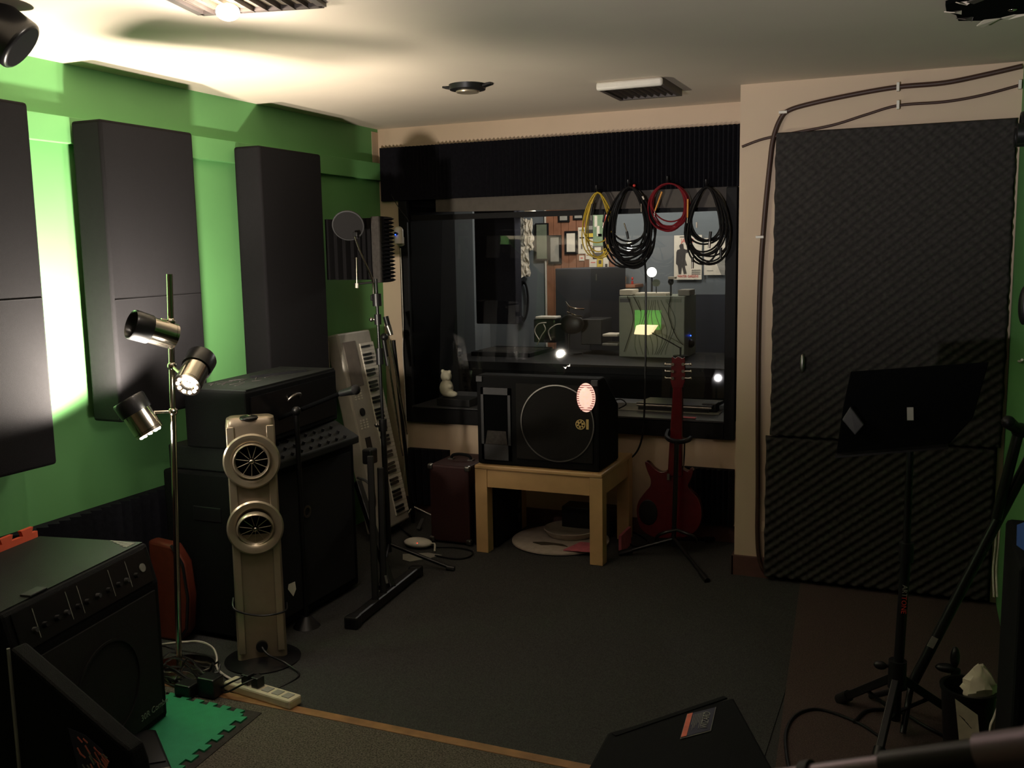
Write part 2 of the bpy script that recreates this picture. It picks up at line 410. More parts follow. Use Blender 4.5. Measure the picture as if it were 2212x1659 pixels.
# black panel and recess at the left of the view through the glass
top_pbox('sound_absorber', 'large black panel beyond the glass, left of the blue wall', 'acoustic panel', 1026, 440, 1113, 700, 6.5, .12, 'foam_dark', .008)
top_pbox('cupboard', 'dark blue upright cupboard side beyond the glass, far left', 'cupboard', 985, 450, 1026, 960, 7.1, .3, 'blue_wall')
# framed pictures
def picture(label, x0, y0, x1, y1, fm, pm, bw=5, group=None):
    t = thing('framed_picture', label, 'picture', P((x0+x1)/2, y1, Y=CY-.04), group=group)
    pbox(x0, y0, x1, y1, CY-.045, .02, 'frame', fm, t, .002)
    pbox(x0+bw, y0+bw, x1-bw, y1-bw, CY-.048, .01, 'print', pm, t)
    return t
picture('tall black-framed grey picture on the wooden planks beside the blue wall', 1184, 508, 1212, 570, 'black_wood', 'paper_grey')
picture('black-framed certificate with a white sheet on the wooden planks', 1219, 499, 1247, 549, 'black_wood', 'paper')
picture('large dark framed picture on the blue wall beside the hanging bags', 1156, 482, 1184, 562, 'black_wood', 'cabinet_dark', 3)
picture('small dark picture high on the planks, left one under the window head', 1205, 462, 1229, 480, 'black_wood', 'paper_grey', 4)
picture('small dark picture high on the planks, right one under the window head', 1237, 460, 1261, 475, 'black_wood', 'paper_grey', 4)
def sheet(label, x0, y0, x1, y1, m, deco=(), dy=0, rot=0, cat='poster', name='poster'):
    Y = CY-.03-dy
    t = thing(name, label, cat, P((x0+x1)/2, y1, Y=Y))
    pbox(x0, y0, x1, y1, Y, .004, 'sheet', m, t)
    for (a, b, c, d, mt) in deco: pbox(a, b, c, d, Y-.002, .003, 'print', mt, t)
    return t
sheet('narrow white notice with black drawings left of the poster cluster', 1249, 491, 1265, 548, 'paper', [(1252, 512, 1262, 515, 'poster_dark'), (1255, 527, 1258, 538, 'poster_dark'), (1251, 496, 1263, 499, 'paper_grey')])
sheet('small white square note under the narrow notice', 1251, 552, 1262, 563, 'paper', [(1254, 556, 1259, 559, 'poster_pink')])
sheet('dark poster with a yellow band behind the yellow cable', 1264, 463, 1288, 516, 'poster_dark', [(1266, 504, 1286, 512, 'yellow_print'), (1268, 488, 1280, 496, 'paper_grey')], .002)
sheet('green poster with a white swirl behind the yellow cable', 1281, 461, 1304, 532, 'poster_green', [(1284, 466, 1290, 490, 'paper'), (1289, 488, 1295, 510, 'paper'), (1292, 505, 1300, 511, 'dark_void')], .006)
sheet('red leaflet high beside the green poster', 1306, 459, 1319, 478, 'red_print', [(1309, 464, 1316, 470, 'paper')], .004)
sheet('pink poster half hidden by the black cables', 1303, 482, 1318, 520, 'poster_pink', [(1312, 482, 1317, 500, 'paper')], .008)
sheet('pale leaflet with fine lines below the dark poster', 1265, 515, 1281, 560, 'paper', [(1267, 520, 1279, 522, 'plank'), (1267, 530, 1279, 532, 'plank'), (1267, 540, 1279, 542, 'plank'), (1267, 550, 1279, 552, 'plank')], .001)
sheet('dark flyer with a white triangle below the green poster', 1280, 531, 1306, 558, 'poster_dark', [(1284, 534, 1298, 546, 'paper')], .01)
sheet('yellow leaflet between two white leaflets low in the cluster', 1290, 556, 1302, 590, 'yellow_print', [(1293, 562, 1299, 570, 'poster_dark')], .003)
sheet('white leaflet left of the yellow leaflet', 1273, 560, 1289, 585, 'paper', [(1276, 566, 1286, 568, 'poster_pink')], .002)
sheet('tall white leaflet with a black figure right of the yellow leaflet', 1303, 556, 1315, 606, 'paper', [(1307, 570, 1312, 588, 'poster_dark')], .012)
sheet('yellow strip note beside the green poster foot', 1303, 533, 1311, 556, 'yellow_print', [], .014)
# big poster
t = sheet('white poster with a dark standing figure and red lettering, right of the globe lamp', 1456, 508, 1516, 604, 'paper', [(1468, 511, 1491, 512.5, 'poster_dark'), (1494, 583, 1513, 584.5, 'poster_dark'), (1494, 587, 1513, 588.5, 'poster_dark'), (1494, 591, 1513, 592.5, 'poster_dark')])
Yp = CY-.033
fig = [(1470, 527), (1476, 527), (1477, 537), (1481, 539), (1489, 540), (1488, 545), (1481, 547), (1480, 560), (1484, 573), (1479, 574), (1483, 591), (1477, 592), (1473, 575), (1471, 592), (1466, 592), (1464, 574), (1460, 570), (1461, 545), (1463, 540), (1469, 538), (1467, 531)]
MB().prism([P(x, y, Y=Yp) for x, y in fig], (0, .003, 0)).build('figure_print', 'poster_dark', t, smooth=0)
def ptext(s, x, y, Y, h, m, parent, sx=1, name='lettering'):
    c = P(x, y, Y=Y); sz = (P(x, y, Y=Y).z-P(x, y+h, Y=Y).z)*1.35
    return text(name, s, sz, frame(c, (1, 0, 0), (0, 0, 1)), m, parent, .0005, sx=sx)
ptext('JANE B', 1485, 520, Yp, 9, 'red_print', t, .75)
ptext('WINTER GARDENS', 1486, 597, Yp, 5.5, 'red_print', t, .72)
t = sheet('white poster with a grey slanted shape, beside the window frame', 1521, 514, 1566, 594, 'paper', [(1527, 584, 1540, 585.5, 'paper_grey')])
MB().prism([P(1546, 565, Y=Yp), P(1566, 552, Y=Yp), P(1566, 594, Y=Yp), P(1558, 594, Y=Yp)], (0, .003, 0)).build('grey_shape', 'paper_grey', t, smooth=0)
sheet('grey and white photo print at the right end of the poster row', 1568, 508, 1584, 594, 'paper_grey', [(1570, 512, 1582, 530, 'paper')])
# hanging plastic bags
for k, (a, b, c, d, lab) in enumerate([(1115, 470, 1136, 532, 'crumpled clear bags hanging at the top left behind the glass'), (1134, 474, 1154, 540, 'white crumpled bag hanging beside the clear bags'), (1115, 532, 1146, 598, 'lower bunch of white crumpled bags on the blue wall')]):
    r = random.Random(k); bb = MB(); n = 9
    p0, p1 = P(a, b, Y=CY-.06), P(c, d, Y=CY-.06)
    vs = []
    for j in range(n+1):
        for i in range(n+1):
            x = p0.x+(p1.x-p0.x)*i/n+r.uniform(-.008, .008); z = p0.z+(p1.z-p0.z)*j/n+r.uniform(-.01, .01)
            vs.append((x, CY-.06-r.uniform(0, .05), z))
    bb.add(vs, [(j*(n+1)+i, j*(n+1)+i+1, (j+1)*(n+1)+i+1, (j+1)*(n+1)+i) for j in range(n) for i in range(n)])
    o = tag(bb.build('plastic_bag', 'paper' if k else 'paper_grey', smooth=0), lab, 'bag')
    sd = o.modifiers.new('thick', 'SOLIDIFY'); sd.thickness = .004
# coil of cable on the blue wall
b = MB(); r = random.Random(3)
for k in range(7):
    cx, cy, rx, ry = 1131+r.uniform(-1, 1), 650, 9+r.uniform(-3, 2), 42+r.uniform(-5, 3)
    b.tube([P(cx+rx*math.sin(2*PI*i/24), cy-ry*math.cos(2*PI*i/24), Y=CY-.03-.006*k) for i in range(24)], .006, 5, True)
tag(b.build('coiled_cable', 'cable_black', smooth=60), 'black coiled cable hanging on the blue wall under the bags', 'cable')
# big dark speaker
a, c = P(1199, 580, Y=6.9), P(1286, 760, Y=6.9)
t = thing('studio_speaker', 'big dark blue-black speaker box standing behind the mixing desk', 'speaker', (a.x, 6.9, c.z))
MB().prism([(a.x, 6.9, c.z-.1), (P(1277, 760, Y=6.9).x, 6.9, c.z-.1), (P(1277, 760, Y=6.9).x+.14, 7.35, c.z-.1), (a.x+.1, 7.4, c.z-.1)], (0, 0, a.z-c.z+.1)).build('cabinet', 'navy_box', t, smooth=0, bevel=.006)
MB().tube([P(1288, 592, Y=6.88), P(1288, 606, Y=6.88)], .004, 6).build('badge', 'chrome_dull', t)
# mixing desk
t = thing('mixing_desk', 'wide dark mixing desk just beyond the glass', 'desk', (-1.9, 5.95, 0))
zt = P(1200, 772, Y=6.2).z
MB().bm((-3.05, 5.85, zt-.06), (-.3, 6.75, zt)).build('desk_top', 'black_wood', t, smooth=0, bevel=.004)
MB().bm((-3.0, 5.9, 0), (-.35, 5.95, zt-.06)).build('front_board', 'black_wood', t, smooth=0)
MB().bm((-3.0, 5.9, 0), (-2.95, 6.7, zt-.06)).build('side_board', 'black_wood', t, smooth=0)
MB().bm((-.4, 5.9, 0), (-.35, 6.7, zt-.06)).build('side_board', 'black_wood', t, smooth=0)
b = MB(); r = random.Random(7)
for k in range(26):
    x = -2.93+k*.016
    b.box((x, 6.35, zt+.032), (.005, .3, .004))
t2 = thing('mixer', 'black mixer with rows of fine faders lying on the mixing desk', 'mixer', (-2.72, 6.35, zt))
MB().bm((-2.95, 6.15, zt), (-2.5, 6.6, zt+.03)).build('body', 'black_wood', t2, smooth=0, bevel=.004)
o = b.build('fader', 'chrome_dull', t2, smooth=0); o['kind'] = 'stuff'
# chairs/gear silhouettes
def gear(label, x0, y0, x1, y1, Y, d, m, name='equipment_box', cat='equipment'):
    return top_pbox(name, label, cat, x0, y0, x1, y1, Y, d, m, .005)
gear('small black box on the desk left of the big speaker', 1153, 690, 1200, 740, 6.6, .2, 'black_satin')
gear('white slim keyboard on top of the small black box', 1156, 684, 1200, 689, 6.58, .12, 'white_plastic', 'computer_keyboard', 'keyboard')
gear('grey printer beside the pale cabinet', 1255, 690, 1300, 745, 6.5, .25, 'black_plastic', 'printer', 'printer')
gear('thin stack of white papers left of the pale cabinet', 1301, 722, 1334, 727, 6.45, .15, 'paper', 'paper_stack', 'papers')
gear('grey folder lying beside the pale cabinet', 1300, 742, 1334, 747, 6.42, .15, 'paper_grey', 'folder', 'papers')
# round-backed screen with chrome arm
t = thing('desk_screen', 'black round-backed screen on a chrome arm in front of the big speaker', 'screen', P(1235, 765, Y=6.4))
cc = P(1235, 700, Y=6.42)
MB().ball(cc, .085, (1.1, .3, .85)).build('screen_back', 'black_plastic', t, smooth=60)
wire('arm', [P(1222, 652, Y=6.42), P(1230, 662, Y=6.4), P(1246, 667, Y=6.4), P(1262, 668, Y=6.42)], .006, 'chrome', t)
wire('arm', [P(1225, 674, Y=6.4), P(1240, 680, Y=6.38), P(1258, 684, Y=6.4)], .006, 'chrome', t)
MB().cyl(P(1228, 655, Y=6.44), (P(1228, 655, Y=6.44).x, 6.44, zt), .008).build('post', 'black_metal', t)
MB().cyl((cc.x, 6.44, zt), (cc.x, 6.44, zt+.01), .07, n=20).build('foot', 'black_metal', t)
# headphones cables on desk
for k, (pp, lab) in enumerate([([(1165, 735), (1155, 715), (1163, 700), (1180, 697)], 'loop of pale wire on the desk, left one'), ([(1190, 735), (1185, 715), (1200, 702), (1212, 700)], 'loop of pale wire on the desk, right one'), ([(1160, 745), (1170, 725), (1178, 712), (1174, 700)], 'thin pale lead curling over the small black box')]):
    tag(wire('thin_cable', [P(x, y, Y=6.4) for x, y in pp], .004, 'cable_white'), lab, 'cable')
# pale cabinet
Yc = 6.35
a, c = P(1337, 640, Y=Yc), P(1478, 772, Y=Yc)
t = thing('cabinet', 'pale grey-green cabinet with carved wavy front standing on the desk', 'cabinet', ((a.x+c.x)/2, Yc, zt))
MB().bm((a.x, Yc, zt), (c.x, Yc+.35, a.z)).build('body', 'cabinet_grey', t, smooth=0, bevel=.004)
pbox(1371, 670, 1428, 712, Yc-.003, .004, 'green_glow_patch', 'desk_green', t)  # patch of green light painted on with an emissive colour
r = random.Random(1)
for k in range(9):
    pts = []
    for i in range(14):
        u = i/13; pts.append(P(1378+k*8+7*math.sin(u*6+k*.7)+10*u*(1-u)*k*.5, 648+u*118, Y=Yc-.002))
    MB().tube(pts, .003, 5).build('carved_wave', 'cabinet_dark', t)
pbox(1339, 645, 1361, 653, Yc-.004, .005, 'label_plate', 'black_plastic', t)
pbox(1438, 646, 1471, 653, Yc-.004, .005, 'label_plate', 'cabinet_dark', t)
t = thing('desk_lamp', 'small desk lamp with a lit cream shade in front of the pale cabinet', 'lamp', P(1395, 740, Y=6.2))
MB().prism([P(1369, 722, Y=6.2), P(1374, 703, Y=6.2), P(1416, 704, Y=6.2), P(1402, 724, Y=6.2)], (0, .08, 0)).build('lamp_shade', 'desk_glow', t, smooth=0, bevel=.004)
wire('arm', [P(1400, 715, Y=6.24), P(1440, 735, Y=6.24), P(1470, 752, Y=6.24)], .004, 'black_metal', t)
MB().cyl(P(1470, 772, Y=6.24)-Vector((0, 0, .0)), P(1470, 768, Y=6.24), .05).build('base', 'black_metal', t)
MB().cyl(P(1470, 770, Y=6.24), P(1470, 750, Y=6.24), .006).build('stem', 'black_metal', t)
gear('white paper box on the left of the cabinet top', 1338, 626, 1366, 638, 6.4, .16, 'paper', 'paper_box', 'box')
gear('grey paper box on the right of the cabinet top', 1464, 626, 1490, 639, 6.4, .16, 'paper_grey', 'paper_box', 'box')
gear('flat pile of white sheets along the cabinet top', 1371, 633, 1440, 640, 6.42, .16, 'paper', 'paper_stack', 'papers')
t = thing('globe_lamp', 'lit white globe lamp shining beyond the glass', 'lamp', P(1408, 640, Y=6.6))
gc = P(1408, 588, Y=6.6)
MB().ball(gc, .034, n=20, m=14).build('globe', 'globe', t, smooth=60)
MB().cyl(gc-Vector((0, 0, .03)), P(1408, 640, Y=6.6), .006).build('stem', 'black_metal', t)
MB().cyl(P(1408, 640, Y=6.6)-Vector((0, 0, .005)), P(1408, 640, Y=6.6)+Vector((0, 0, .008)), .045).build('base', 'black_metal', t)
t = thing('round_mirror', 'small dark round disc on a stem below the globe lamp', 'mirror', P(1418, 640, Y=6.45))
dc = P(1417, 611, Y=6.45)
MB().cyl(dc, dc+Vector((0, .012, 0)), .026, n=20).build('disc', 'cabinet_dark', t)
MB().cyl(dc-Vector((0, -.005, .02)), P(1418, 640, Y=6.45), .003).build('stem', 'black_metal', t)
t = thing('small_camera', 'small dark camera on a stand on top of the pale cabinet', 'camera', P(1449, 640, Y=6.42))
MB().cyl(P(1449, 640, Y=6.42), P(1449, 612, Y=6.42), .006).build('stem', 'black_metal', t)
MB().ball(P(1449, 608, Y=6.42), .02, (1, 1, 1.3)).build('body', 'black_plastic', t)
pbox(1443, 598, 1458, 603, 6.4, .05, 'top_plate', 'paper', t)
for k, (pp, lab) in enumerate([([(1368, 640), (1376, 655), (1384, 672)], 'black wire hanging from the left of the cabinet top'), ([(1449, 640), (1444, 680), (1460, 725), (1475, 745)], 'black wire hanging down the right of the cabinet'), ([(1355, 640), (1368, 690), (1348, 760)], 'thin black wire slanting down the left of the cabinet')]):
    tag(wire('thin_cable', [P(x, y, Y=6.33) for x, y in pp], .0025, 'cable_black'), lab, 'cable')
# shelf with jug
t = thing('wall_shelf', 'brown wooden shelf on the planks right of the big speaker', 'shelf', P(1340, 625, Y=7.4))
pbox(1313, 615, 1372, 622, 7.35, .24, 'board', 'plank', t, .003)
pbox(1316, 622, 1322, 636, 7.55, .04, 'bracket', 'plank', t)
b = MB(); jc = P(1338, 614, Y=7.45); b.lathe([(.02, 0), (.05, .005), (.055, .05), (.045, .08), (.015, .1), (.012, .16), (.016, .165)], jc)
tag(b.build('jug', 'jug', smooth=50), 'round brown jug with a long neck standing on the shelf', 'jug')
tag(MB().lathe([(.03, 0), (.034, .02), (.03, .05), (.015, .06)], P(1322, 614, Y=7.4)).build('vase', 'jug', smooth=50), 'small brown pot on the left end of the shelf', 'pot')
tag(MB().ball(P(1366, 602, Y=7.45), .009, (1, 1, 1.4)).box(P(1366, 611, Y=7.45), (.014, .014, .03)).build('figurine', 'red_print', smooth=50), 'tiny red figurine on the right end of the shelf', 'figurine')
# light things
t = thing('ceiling_spotlight', 'lit round downlight near the window head beyond the glass', 'ceiling light', P(1145, 455, Y=6.6))
lp = P(1145, 461, Y=6.6)
MB().cyl(lp, lp+Vector((0, 0, .02)), .05, .04).build('rim', 'white_plastic', t)
MB().ball(lp-Vector((0, 0, .002)), .028, (1, 1, .35)).build('lens', 'globe', t)
MB().cyl(lp+Vector((0, 0, .02)), (lp.x, lp.y, 2.4), .01).build('stem', 'black_metal', t)
tag(MB().ball(P(1492, 725, Y=6.5), .005).build('status_light', 'led_blue'), 'tiny blue status light right of the pale cabinet', 'light')
tag(MB().ball(P(1493, 742, Y=6.5), .03, (.8, .8, 1)).build('desk_speaker', 'black_plastic', smooth=60), 'small dark round gadget right of the pale cabinet', 'speaker')
light('control_room_light', 'POINT', (-2.35, 6.75, 1.98), CONTROL_POWER, (1, .93, .84), radius=.08)
light('control_room_light_two', 'POINT', (-1.5, 6.9, 2.1), CONTROL_POWER*.5, (1, .95, .88), radius=.1)

# ================================================================ CEILING THINGS
t = thing('ceiling_downlight', 'round tilted downlight in the ceiling, left of the air vent', 'ceiling light', P(1010, 180, Z=ZC))
dc = P(1010, 183, Z=ZC)
MB().lathe([(.052, -.028), (.078, -.022), (.082, 0), (.05, 0)], dc, n=28).build('ring', 'black_plastic', t, smooth=50)
MB().lathe([(.0, -.03), (.048, -.034), (.052, -.028), (.05, -.004)], dc, n=28).build('inner_cone', 'silver_ring', t, smooth=50)
for s_ in (-1, 1):
    MB().bar(dc+Vector((s_*.075, 0, -.012)), dc+Vector((s_*.115, .0, -.003)), .035, .008).build('clip', 'black_plastic', t, smooth=0)
t = thing('air_vent', 'rectangular air vent standing proud of the ceiling', 'vent', P(1370, 190, Z=ZC))
v0, v1 = (-1.35, 4.13), (-1.055, 4.50)
MB().bm((v0[0], v0[1], ZC-.035), (v1[0], v0[1]+.03, ZC)).build('front_lip', 'white_plastic', t, smooth=40, bevel=.01)
MB().bm((v0[0], v0[1]+.03, ZC-.03), (v0[0]+.02, v1[1], ZC)).bm((v1[0]-.02, v0[1]+.03, ZC-.03), (v1[0], v1[1], ZC)).bm((v0[0]+.02, v1[1]-.02, ZC-.03), (v1[0]-.02, v1[1], ZC)).build('side_rim', 'louvre', t, smooth=0)
for i in range(8):
    x = v0[0]+.04+i*.031
    MB().bar((x, v0[1]+.035, ZC-.018), (x, v1[1]-.025, ZC-.018), .004, .022, (0.5, 0, 1)).build('slat', 'louvre', t, smooth=0)
# square louvred light fixture at the top edge
t = thing('ceiling_light_fixture', 'square louvred ceiling fixture with a glaring bulb at the top edge', 'ceiling light', (-1.9, 2.2, ZC))
f0 = P(1, 1, Z=ZC)
corn = [P(435, 24, Z=ZC), P(706, 6, Z=ZC)]
ex = (corn[1]-corn[0]).normalized(); ey = Vector((ex.y, -ex.x, 0))
q = [corn[0], corn[0]+ex*.38, corn[0]+ex*.38+ey*.38, corn[0]+ey*.38]
for i in range(4):
    MB().bar(q[i], q[(i+1) % 4], .022, .024).build('rim', 'louvre', t, smooth=0)
MB().prism([p_-Vector((0, 0, .001)) for p_ in q], (0, 0, .001)).build('backplate', 'silver_ring', t, smooth=0)
for i in range(1, 9):
    a = q[0]+ex*(.38*i/9); MB().bar(a-Vector((0, 0, .006)), a+ey*.37-Vector((0, 0, .006)), .003, .016).build('slat', 'louvre', t, smooth=0)
bc = P(492, 26, Z=ZC-.03)
MB().ball(bc, .034, (1, 1, .7)).build('bulb', 'bulb', t, smooth=60)
light('fixture_light', 'POINT', bc-Vector((0, 0, .035)), FIXTURE_POWER, (1, .88, .78), radius=.03)
# torn hole with wires, top right
b = MB(); r = random.Random(5)
hc = P(2150, 0, Z=ZC)
poly = []
for i in range(14):
    a = 2*PI*i/14; rr = .135*(1+r.uniform(-.15, .15)); poly.append((hc.x+rr*math.cos(a)*1.0, hc.y+.03+rr*1.35*math.sin(a), ZC-.012))
t = thing('ceiling_hole_cover', 'dark ragged hole cover hanging from the ceiling at top right', 'ceiling fitting', (hc.x, hc.y, ZC))
MB().prism(poly, (0, 0, .012)).build('dark_cover', 'dark_void', t, smooth=0)
for i in range(9):
    a = 2*PI*i/9+.3; p = Vector((hc.x+.14*math.cos(a), hc.y+.03+.18*math.sin(a), ZC-.012)); p2 = p+Vector((r.uniform(-.05, .05), r.uniform(-.04, .04), -.012))
    MB().prism([p, p+Vector((.05, 0, 0)), p2+Vector((.02, .03, 0)), p2], (0, 0, .003)).build('torn_flap', 'ceiling_paint' if i % 3 else 'louvre', t, smooth=0)
MB().ball(P(2187, 21, Z=ZC-.02), .008, (1.6, 1, .6)).build('foil_bit', 'chrome', t)
# black spotlight at top left
t = thing('ceiling_spotlight', 'black cylindrical spotlight hanging at the top left corner', 'spotlight', (-2.75, 2.05, ZC))
a, b_ = P(-60, 20, Y=2.05), P(50, 103, Y=2.12)
MB().cyl(a, b_, .078, n=28).build('shade', 'black_satin', t, smooth=50, bevel=.012, seg=3)
MB().cyl((a+b_)/2+Vector((-.08, 0, .03)), ((a+b_)/2.0).xy.to_3d()+Vector((-.08, 0, ZC)), .012).build('stem', 'black_metal', t)

# ================================================================ FLOOR LAMP
L0 = Vector((-2.545, 2.69, 0))
t = thing('floor_lamp', 'chrome floor lamp with three swivelling spot heads beside the green wall', 'floor lamp', L0)
top = P(366, 592, Y=2.69)
MB().lathe([(.13, 0), (.13, .012), (.1, .022), (.02, .026)], L0, n=32).build('base', 'chrome', t, smooth=40)
MB().cyl(L0+Vector((0, 0, .02)), top, .011, n=14).build('pole', 'chrome', t, smooth=50)
def pole_at(z):
    k = (z-0)/(top.z); return L0.lerp(Vector((top.x, top.y, top.z)), k)
def lamp_head(tail, mouth, r, lit, arm_z, cone_power=0, spot=160, sblend=.3):
    tail, mouth = Vector(tail), Vector(mouth); d = (mouth-tail).normalized(); Ln = (mouth-tail).length
    u, v, _ = basis(d)
    h = MB()                                              # chrome body, open to the mouth
    h.lathe([(r, .012), (r, Ln*.62), (r-.003, Ln*.62), (r-.003, .014)], tail, d, 28, True)
    body = h.build('head', 'chrome', t, smooth=50)
    s2 = MB().lathe([(r+.005, Ln*.60), (r+.007, Ln-.006), (r+.004, Ln), (r, Ln-.004), (r-.001, Ln*.60)], tail, d, 28, True)
    s2.build('black_collar', 'black_satin', t, smooth=50)
    back = MB().lathe([(.0, 0), (r*.42, -.001), (r*.46, .006), (r*.3, .012)], tail, d, 24)
    back.lathe([(r*.86, .004), (r, .004), (r, .016), (r*.86, .016)], tail, d, 28, True)
    for i in range(10):
        a = 2*PI*i/10; e = (u*math.cos(a)+v*math.sin(a))
        back.bar(tail+d*.006+e*r*.4, tail+d*.006+e*r*.92, .0045, .006, tuple(d))
    back.build('vented_back', 'chrome', t, smooth=40)
    bl = MB().ball(tail+d*(Ln*.62), r*.48, n=16, m=12).build('bulb', 'bulb' if lit else 'white_plastic', t, smooth=60)
    bl.visible_shadow = True
    if lit:
        for i in range(10):
            a = 2*PI*(i+.5)/10; e = (u*math.cos(a)+v*math.sin(a)); MB().ball(tail+d*.003+e*r*.68, r*.14, n=10, m=6).build('vent_hole', 'vent_glow', t, smooth=60)
    else:
        MB().cyl(tail+d*.01, tail+d*.013, r*.9, n=24).build('inner_plate', 'black_metal', t)
    c = tail+d*(Ln*.4); pa = pole_at(arm_z); e = (pa-c); e = (e-d*e.dot(d)).normalized()
    MB().cyl(c+e*(r-.002), pa, .006, n=10).build('swivel_arm', 'chrome', t, smooth=50)
    MB().ball(pa, .017).build('swivel_joint', 'chrome', t, smooth=60)
    if lit:
        light('vent_spill', 'POINT', tail-d*.03, VENT_POWER, (1, .9, .78), radius=.03)
        light('lamp_head_light', 'SPOT', mouth-d*.032, cone_power, WARM, mouth+d, radius=.034, size=math.radians(spot), blend=sblend)
h3t, h3m = P(325, 936, Y=2.62), P(325, 936, Y=2.62)+Vector((-.62, .0, .78)).normalized()*.165
h3m = P(276, 862, Y=2.59)
lamp_head(h3t, h3m, .052, True, P(365, 888, Y=2.69).z, HEAD_POWER[0])
h2t = P(403, 834, Y=2.63); h2m = P(437, 772, Y=2.76)
lamp_head(h2t, h2m, .048, True, P(365, 790, Y=2.69).z, HEAD_POWER[1], 146, .55)
h1t = P(378, 728, Y=2.70); h1m = P(283, 700, Y=2.56)
lamp_head(h1t, h1m, .047, False, P(365, 695, Y=2.69).z)

# ================================================================ TOWER
T0 = Vector((-2.312, 2.89, 0))
ang = math.atan2(.62, -.78)             # faces the camera
n_ = Vector((.60, -.80, 0)).normalized(); s_v = Vector((.80, .60, 0)).normalized()
t = thing('tower_fan', 'slim silver tower with two round spoked outlets on an oval foot', 'tower fan', T0)
TF = frame(T0, s_v, (0, 0, 1))          # local x right, y up, z toward camera
b = MB(TF)
def rrect(w, d, r=.02, n=4):
    out = []
    for cx, cy, a0 in ((w/2-r, d/2-r, 0), (-w/2+r, d/2-r, 90), (-w/2+r, -d/2+r, 180), (w/2-r, -d/2+r, 270)):
        for i in range(n+1):
            a = math.radians(a0+90*i/n); out.append((cx+r*math.cos(a), cy+r*math.sin(a)))
    return out
def loft(b, secs):
    n = len(secs[0]); vs = [p for s in secs for p in s]
    fs = [(j*n+i, j*n+(i+1) % n, (j+1)*n+(i+1) % n, (j+1)*n+i) for j in range(len(secs)-1) for i in range(n)]
    b.add(vs, fs+[tuple(range(n))[::-1], tuple(range((len(secs)-1)*n, len(secs)*n))]); return b
secs = []
for h, w_, d_ in ((.02, .185, .09), (.4, .18, .09), (.93, .178, .09), (.955, .172, .08), (.962, .15, .06)):
    secs.append([(x, h, y) for x, y in rrect(w_, d_, .022)])
loft(b, secs).build('column', 'silver_plastic', t, smooth=50)
for sx in (-1, 1):
    MB(TF).bm((sx*.072-.014, .05, .044), (sx*.072+.014, .93, .051)).build('side_rail', 'silver_ring', t, smooth=40, bevel=.003)
MB(TF).lathe([(.145, 0), (.145, .008), (.1, .022), (.05, .03)], (0, 0, 0), (0, 1, 0), 36).build('foot', 'black_satin', t, smooth=50)
for hz, tilt in ((.800, 0), (.545, -.28)):
    oc = TF @ Vector((0, hz, .048)); ud = Vector((0, 0, 1))
    dn = n_.copy()
    b = MB(); b.lathe([(.063, .0), (.102, 0), (.104, .012), (.098, .018), (.078, .016), (.066, .006)], oc, dn, 48, True)
    ring = b.build('outlet_ring', 'silver_ring', t, smooth=50)
    dn2 = (n_+ud*tilt).normalized(); oc2 = oc+dn*.004
    MB().lathe([(.058, 0), (.068, 0), (.069, .016), (.064, .022), (.059, .016)], oc2, dn2, 40, True).build('inner_ring', 'silver_ring', ring, smooth=50)
    MB().cyl(oc2-dn2*.004, oc2+dn2*.001, .061, n=32).build('dark_throat', 'dark_void', ring)
    u, v, _ = basis(dn2)
    for i in range(11):
        a = 2*PI*i/11+.1; e = u*math.cos(a)+v*math.sin(a)
        MB().tube([oc2+dn2*.010+e*.012, oc2+dn2*.008+e*.061], .0014, 6).build('spoke', 'silver_ring', ring)
    MB().ball(oc2+dn2*.014, .010).build('hub', 'chrome', ring, smooth=60)
oc = TF @ Vector((-.003, .957, .02))
MB().ball(oc, .038, (1, 1, .28), 20, 10).build('top_badge', 'black_satin', t, smooth=60)
MB().ball(oc+Vector((0, 0, .008)), .014, (1, 1, .3)).build('badge_mark', 'chrome', t, smooth=60)
oc = TF @ Vector((.0, .075, .046))
MB().cyl(oc, oc+n_*.012, .022, n=20).build('socket', 'black_plastic', t)
wire('power_lead', [oc+n_*.014, oc+n_*.03+Vector((.03, .0, -.02)), oc+Vector((.11, .0, -.055)), oc+Vector((.2, -.05, -.07)), oc+Vector((.16, -.2, -.072)), (-2.2, 2.72, .03)], .004, 'cable_black', t)
wire('wrapped_lead', [TF @ Vector(p) for p in ((-.098, .26, .0), (-.09, .23, .052), (0, .20, .056), (.09, .205, .052), (.1, .22, 0))], .004, 'cable_black', t)
tg = TF @ Vector((.11, .30, .02))
MB().prism([tg, tg+Vector((.022, .01, .01)), tg+Vector((.026, .01, -.02)), tg+Vector((.012, .01, -.05)), tg+Vector((-.004, 0, -.02))], (0, .002, 0)).build('paper_tag', 'white_plastic', t, smooth=0)

# ================================================================ BASS STACK (faces +x)
def corner_set(t, c0, c1, r=.018, m='chrome_dull', which=None):
    for x in (c0[0], c1[0]):
        for y in (c0[1], c1[1]):
            for z in (c0[2], c1[2]):
                if which and not which(x, y, z): continue
                MB().ball((x, y, z), r, (1, 1, 1), 8, 6).build('corner_cap', m, t, smooth=60)
SX0, SX1, SY0, SY1 = -2.84, -2.40, 2.98, 3.73
t = thing('bass_cabinet', 'tall black speaker cabinet at the bottom of the stack behind the silver tower', 'speaker', (-2.62, 3.35, 0))
MB().bm((SX0, SY0, .02), (SX1, SY1, .70)).build('cabinet', 'tolex', t, smooth=0, bevel=.012)
MB().bm((SX1-.004, SY0+.04, .06), (SX1+.006, SY1-.04, .66)).build('grille_cloth', 'grille', t, smooth=0)
gc_ = P(662, 1105, X=SX1+.008); MB().lathe([(.018, 0), (.026, 0), (.027, .006), (.018, .006)], gc_, (1, 0, 0), 24, True).build('badge_ring', 'chrome_dull', t, smooth=50)
